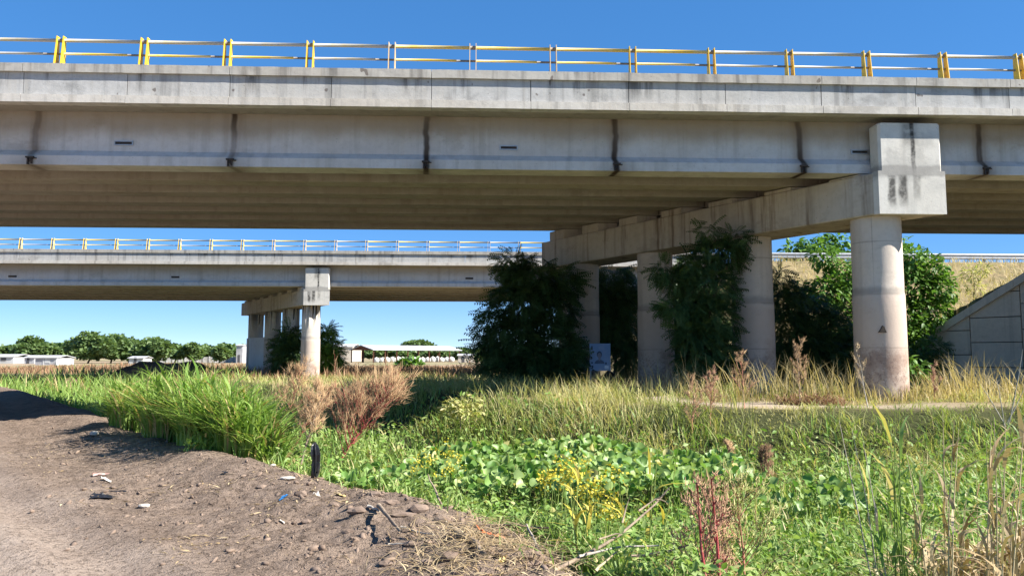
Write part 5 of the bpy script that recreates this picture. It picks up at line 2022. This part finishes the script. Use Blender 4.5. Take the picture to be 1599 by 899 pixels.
scrap('black crumpled plastic scrap on the dirt road', 160, 777, .38, M['blackplastic'], n=7, sx=1.0, sy=.55, crump=.18)
scrap('thin black plastic strip trailing behind the black scrap', 182, 769, .26, M['blackplastic'], n=4, sx=1.2, sy=.16, crump=.12)
scrap('small bright blue plastic scrap on the spoil', 444, 779, .12, M['blue'], n=4, sx=1.1, sy=.7)
scrap('crumpled white scrap in the hollow below the stake', 494, 774, .12, M['paper'], n=4, sx=1, sy=.8, crump=.5)
scrap('yellow crumpled scrap right of the white one', 532, 775, .15, M['yellowscrap'], n=5, sx=1.1, sy=.8, crump=.4)
scrap('tiny pale blue scrap below the blue one', 441, 818, .06, M['paper'], n=3, sx=1.1, sy=.8, crump=.4)
scrap('faded red and white scrap at the road edge', 158, 742, .24, M['redscrap'], n=5, sx=1.3, sy=.5, crump=.2)
scrap('pale scrap beside the faded red one', 166, 753, .2, M['paper'], n=4, sx=1.2, sy=.4, crump=.2)
scrap('orange plastic netting tangled in the straw heap', 766, 838, .22, M['orange'], n=6, sx=1.4, sy=.6, crump=.25)
scrap('small black scrap near the tall grass on the spoil', 352, 740, .12, M['blackplastic'], n=4, sx=.9, sy=.7, crump=.5)
scrap('pale dry husk lying at the bottom of the straw heap', 785, 878, .18, M['yellowscrap'], n=5, sx=.5, sy=1.4, crump=.3)

# stake wrapped in black plastic
b = on_ground(491, 746)
st_ = empty('wrapped_stake', tuple(b), 'short stake wrapped in tattered shiny black plastic on the ridge', 'stake')
m = MB()
m.tube([b-Vector((0, 0, .1)), b+Vector((.01, 0, .38))], .012, 7)
m.build('pole', M['deadwood'], st_)
m = MB()
n = 14
prof = [(.030, .05), (.038, .12), (.036, .20), (.044, .28), (.040, .35), (.030, .39), (.008, .42)]
for i, (r_, z) in enumerate(prof):
    for k in range(n):
        a = 2*math.pi*k/n
        rr = r_*(1+(.55 if k % 2 else -.3)*random.uniform(.3, 1.3))
        m.v.append((b.x+rr*math.cos(a)+.012*math.sin(z*9), b.y+rr*math.sin(a), b.z+z+(jit(.05) if i == 0 else jit(.012))))
for i in range(len(prof)-1):
    for k in range(n):
        m.f.append((i*n+k, i*n+(k+1) % n, (i+1)*n+(k+1) % n, (i+1)*n+k))
m.build('plastic_wrap', M['blackplastic'], st_)
m = MB()
for k in range(6):
    a = k*1.05
    p = b+Vector((.034*math.cos(a), .034*math.sin(a), .17))
    m.add([p+Vector((-.012, 0, 0)), p+Vector((.012, 0, 0)), p+Vector((.018+jit(.02), jit(.02), -.17)), p+Vector((-.008+jit(.02), jit(.02), -.15-random.random()*.06))], [(0, 1, 2, 3)])
m.build('tatters', M['blackplastic'], st_)

# ------------------------------------------------------------------ spoil heap and brush on the far bank
x, y, z = gpt(232, 46.5)
m = MB()
nu, nv = 60, 34
for j in range(nv+1):
    for i in range(nu+1):
        u_, v_ = i/nu, j/nv
        X = -28.2+7.6*u_
        foot = 46.6+2.7*min(1, max(0, (u_-.12)/.2))+.8*(float(fbm(np.array(X*.6), np.array(.5), 137))-.5)
        Y = foot+7.0*v_
        prof = min(1, u_/.1)**.8*min(1, (1-u_)/.16)**.7
        rise = min(1, v_/.20)**.75
        back = 1 if v_ < .7 else max(0, (1-v_)/.3)**.7
        H = (.82+.35*float(fbm(np.array(X*.55), np.array(Y*.4), 131)))*prof*rise*back*(.75 if u_ < .35 else 1.0)
        H += (.30*float(fbm(np.array(X*2.4-Y*1.2), np.array(Y*.35), 133))-.15)*prof*rise
        m.v.append((X, Y, max(gz(X, Y), -.4 if v_ < .2 else -9)-.06+H))
for j in range(nv):
    for i in range(nu):
        a = j*(nu+1)+i
        m.f.append((a, a+1, a+nu+2, a+nu+1))
M['darksoil'] = plain('dark_dug_soil', rgb(.17, .115, .08), rgb(.10, .068, .05), 1.0, .05, nscale=3, bump=.6, stretch=(1, 2.5, 1))
o = m.build('spoil_heap', M['darksoil'], None, True, loc=(x, y, z))
tag(o, 'dark mound of dug soil on the canal bank at left beyond the tall grass', 'soil heap')


def brush(label, px, Y, w_, h_, n):
    x, y, z = gpt(px, Y)
    root = empty('brush_pile', (x, y, z), label, 'brush pile', 'brush piles on the far field')
    m = MB()
    for i in range(n):
        a = Vector((x+jit(w_), y+jit(w_*.5), z))
        e = a+Vector((jit(1.3), jit(.6), random.uniform(.1, 1)*h_))
        m.tube([a, a.lerp(e, .5)+Vector((jit(.1), 0, .12)), e], [.03, .02, .01], 4, False)
    m.build('twigs', M['deadwood'], root)
    leafy([(x, y, z+h_*.35, w_, w_*.5, h_*.5)], n*9, LANCE, .28, M['brownveg'], 'dead_leaves', root, shell=.1)


brush('brown brush pile at the left of the green field bush', 590, 68, 1.6, .8, 40)
brush('brown brush pile right of the green field bush', 668, 70, 1.5, .7, 36)
brush('dark brush heap at far left beyond the tall grass', 300, 60, 2.2, .8, 40)
brush('greyish scrub heap left of the dark tree', 735, 62, 1.6, 1.0, 40)
brush('brown scrub between the farther front column and the shed', 545, 62, 1.4, .9, 34)

# ------------------------------------------------------------------ signboard with a portrait and the dark little hut
SY = 24.2
p0 = at(921, 580, SY)
p1 = at(953, 536, SY)
p0.z = at(921, 578.5, SY).z
sg = empty('signboard', ((p0.x+p1.x)/2, SY, gz(p0.x, SY)), 'pale blue signboard with a printed portrait of a man in the bridge shade', 'signboard')
m = MB()
m.box(p0.x, p1.x, SY, SY+.03, p0.z, p1.z)
g = G('pale_blue_print')
z = g.sep()[2]
cc = g.mix(g.ramp(z, p0.z, p1.z), rgb(.26, .36, .52), rgb(.16, .27, .46))
cc = g.mix(g.math('MULTIPLY', g.ramp(g.noise(5, detail=4), .45, .65), .25), cc, rgb(.38, .44, .54))
m.build('board', g.out(cc, .5, .4), sg)
M['print_dark'] = plain('dark_blue_print', rgb(.03, .05, .10), rgb(.05, .08, .15), .5, .4)
M['print_skin'] = plain('skin_tone_print', rgb(.22, .215, .26), rgb(.18, .18, .23), .5, .4)
M['print_suit'] = plain('slate_blue_print', rgb(.075, .10, .16), rgb(.10, .14, .21), .5, .4)
M['print_white'] = plain('white_print', rgb(.72, .76, .82), rgb(.62, .68, .76), .5, .4)


def disc(name, cx, cz, rx, rz, off, mat, a0=0, a1=2*math.pi):
    m = MB()
    n = 18
    m.v = [(cx, SY-off, cz)]+[(cx+rx*math.cos(a0+(a1-a0)*i/n), SY-off, cz+rz*math.sin(a0+(a1-a0)*i/n)) for i in range(n+1)]
    m.f = [(0, i+2, i+1) for i in range(n)]
    m.build(name, mat, sg)


c = at(936, 555, SY)
disc('shoulders', c.x, c.z-.25, .155, .125, .004, M['print_suit'], 0, math.pi)
disc('neck', c.x, c.z-.10, .035, .06, .006, M['print_skin'])
disc('hair', c.x, c.z+.035, .082, .105, .004, M['print_dark'])
disc('face', c.x, c.z, .062, .088, .008, M['print_skin'])
for (px, py, w_, h_) in ((923, 543, .05, .12), (925, 549, .06, .05), (924, 572, .05, .07), (923, 566, .06, .04), (945, 567, .05, .06)):
    q = at(px, py, SY)
    m = MB()
    m.box(q.x, q.x+w_, SY-.004, SY-.002, q.z-h_/2, q.z+h_/2)
    m.build('printed_mark', M['print_dark'], sg)
q = at(944, 573, SY)
m = MB()
m.box(q.x, q.x+.13, SY-.004, SY-.002, q.z-.05, q.z+.05)
m.build('printed_panel', M['print_white'], sg)
for xx in (p0.x+.02, p1.x-.05):
    m = MB()
    m.box(xx, xx+.03, SY+.031, SY+.06, gz(xx, SY)-.1, p1.z-.1)
    m.build('post', M['galv'], sg)

hyy = 23.0
a, b = at(937, 604, hyy), at(971, 604, hyy)
zt = at(955, 581, hyy).z
zb = gz((a.x+b.x)/2, hyy)
hu = empty('small_hut', ((a.x+b.x)/2, hyy, zb), 'small dark gabled wooden hut on the ground before the signboard', 'hut')
xm = (a.x+b.x)/2
ze = zb+(zt-zb)*.52
m = MB()
m.add([(a.x+.06, hyy, zb), (b.x-.06, hyy, zb), (b.x-.06, hyy, ze), (xm, hyy, zt-.03), (a.x+.06, hyy, ze), (a.x+.06, hyy+.7, zb), (b.x-.06, hyy+.7, zb), (b.x-.06, hyy+.7, ze), (xm, hyy+.7, zt-.03), (a.x+.06, hyy+.7, ze)],
      [(0, 1, 2, 3, 4), (9, 8, 7, 6, 5), (1, 6, 7, 2), (5, 0, 4, 9)])
m.build('body', M['hut'], hu)
for s_ in (-1, 1):
    e = xm+s_*(b.x-a.x)/2
    m = MB()
    zo = ze-.03
    m.hexa([(min(e, xm), hyy-.06, zo if e < xm else zt), (max(e, xm), hyy-.06, zt if e < xm else zo), (max(e, xm), hyy+.76, zt if e < xm else zo), (min(e, xm), hyy+.76, zo if e < xm else zt),
            (min(e, xm), hyy-.06, (zo if e < xm else zt)+.04), (max(e, xm), hyy-.06, (zt if e < xm else zo)+.04), (max(e, xm), hyy+.76, (zt if e < xm else zo)+.04), (min(e, xm), hyy+.76, (zo if e < xm else zt)+.04)])
    m.build('roof_board', M['hut'], hu)
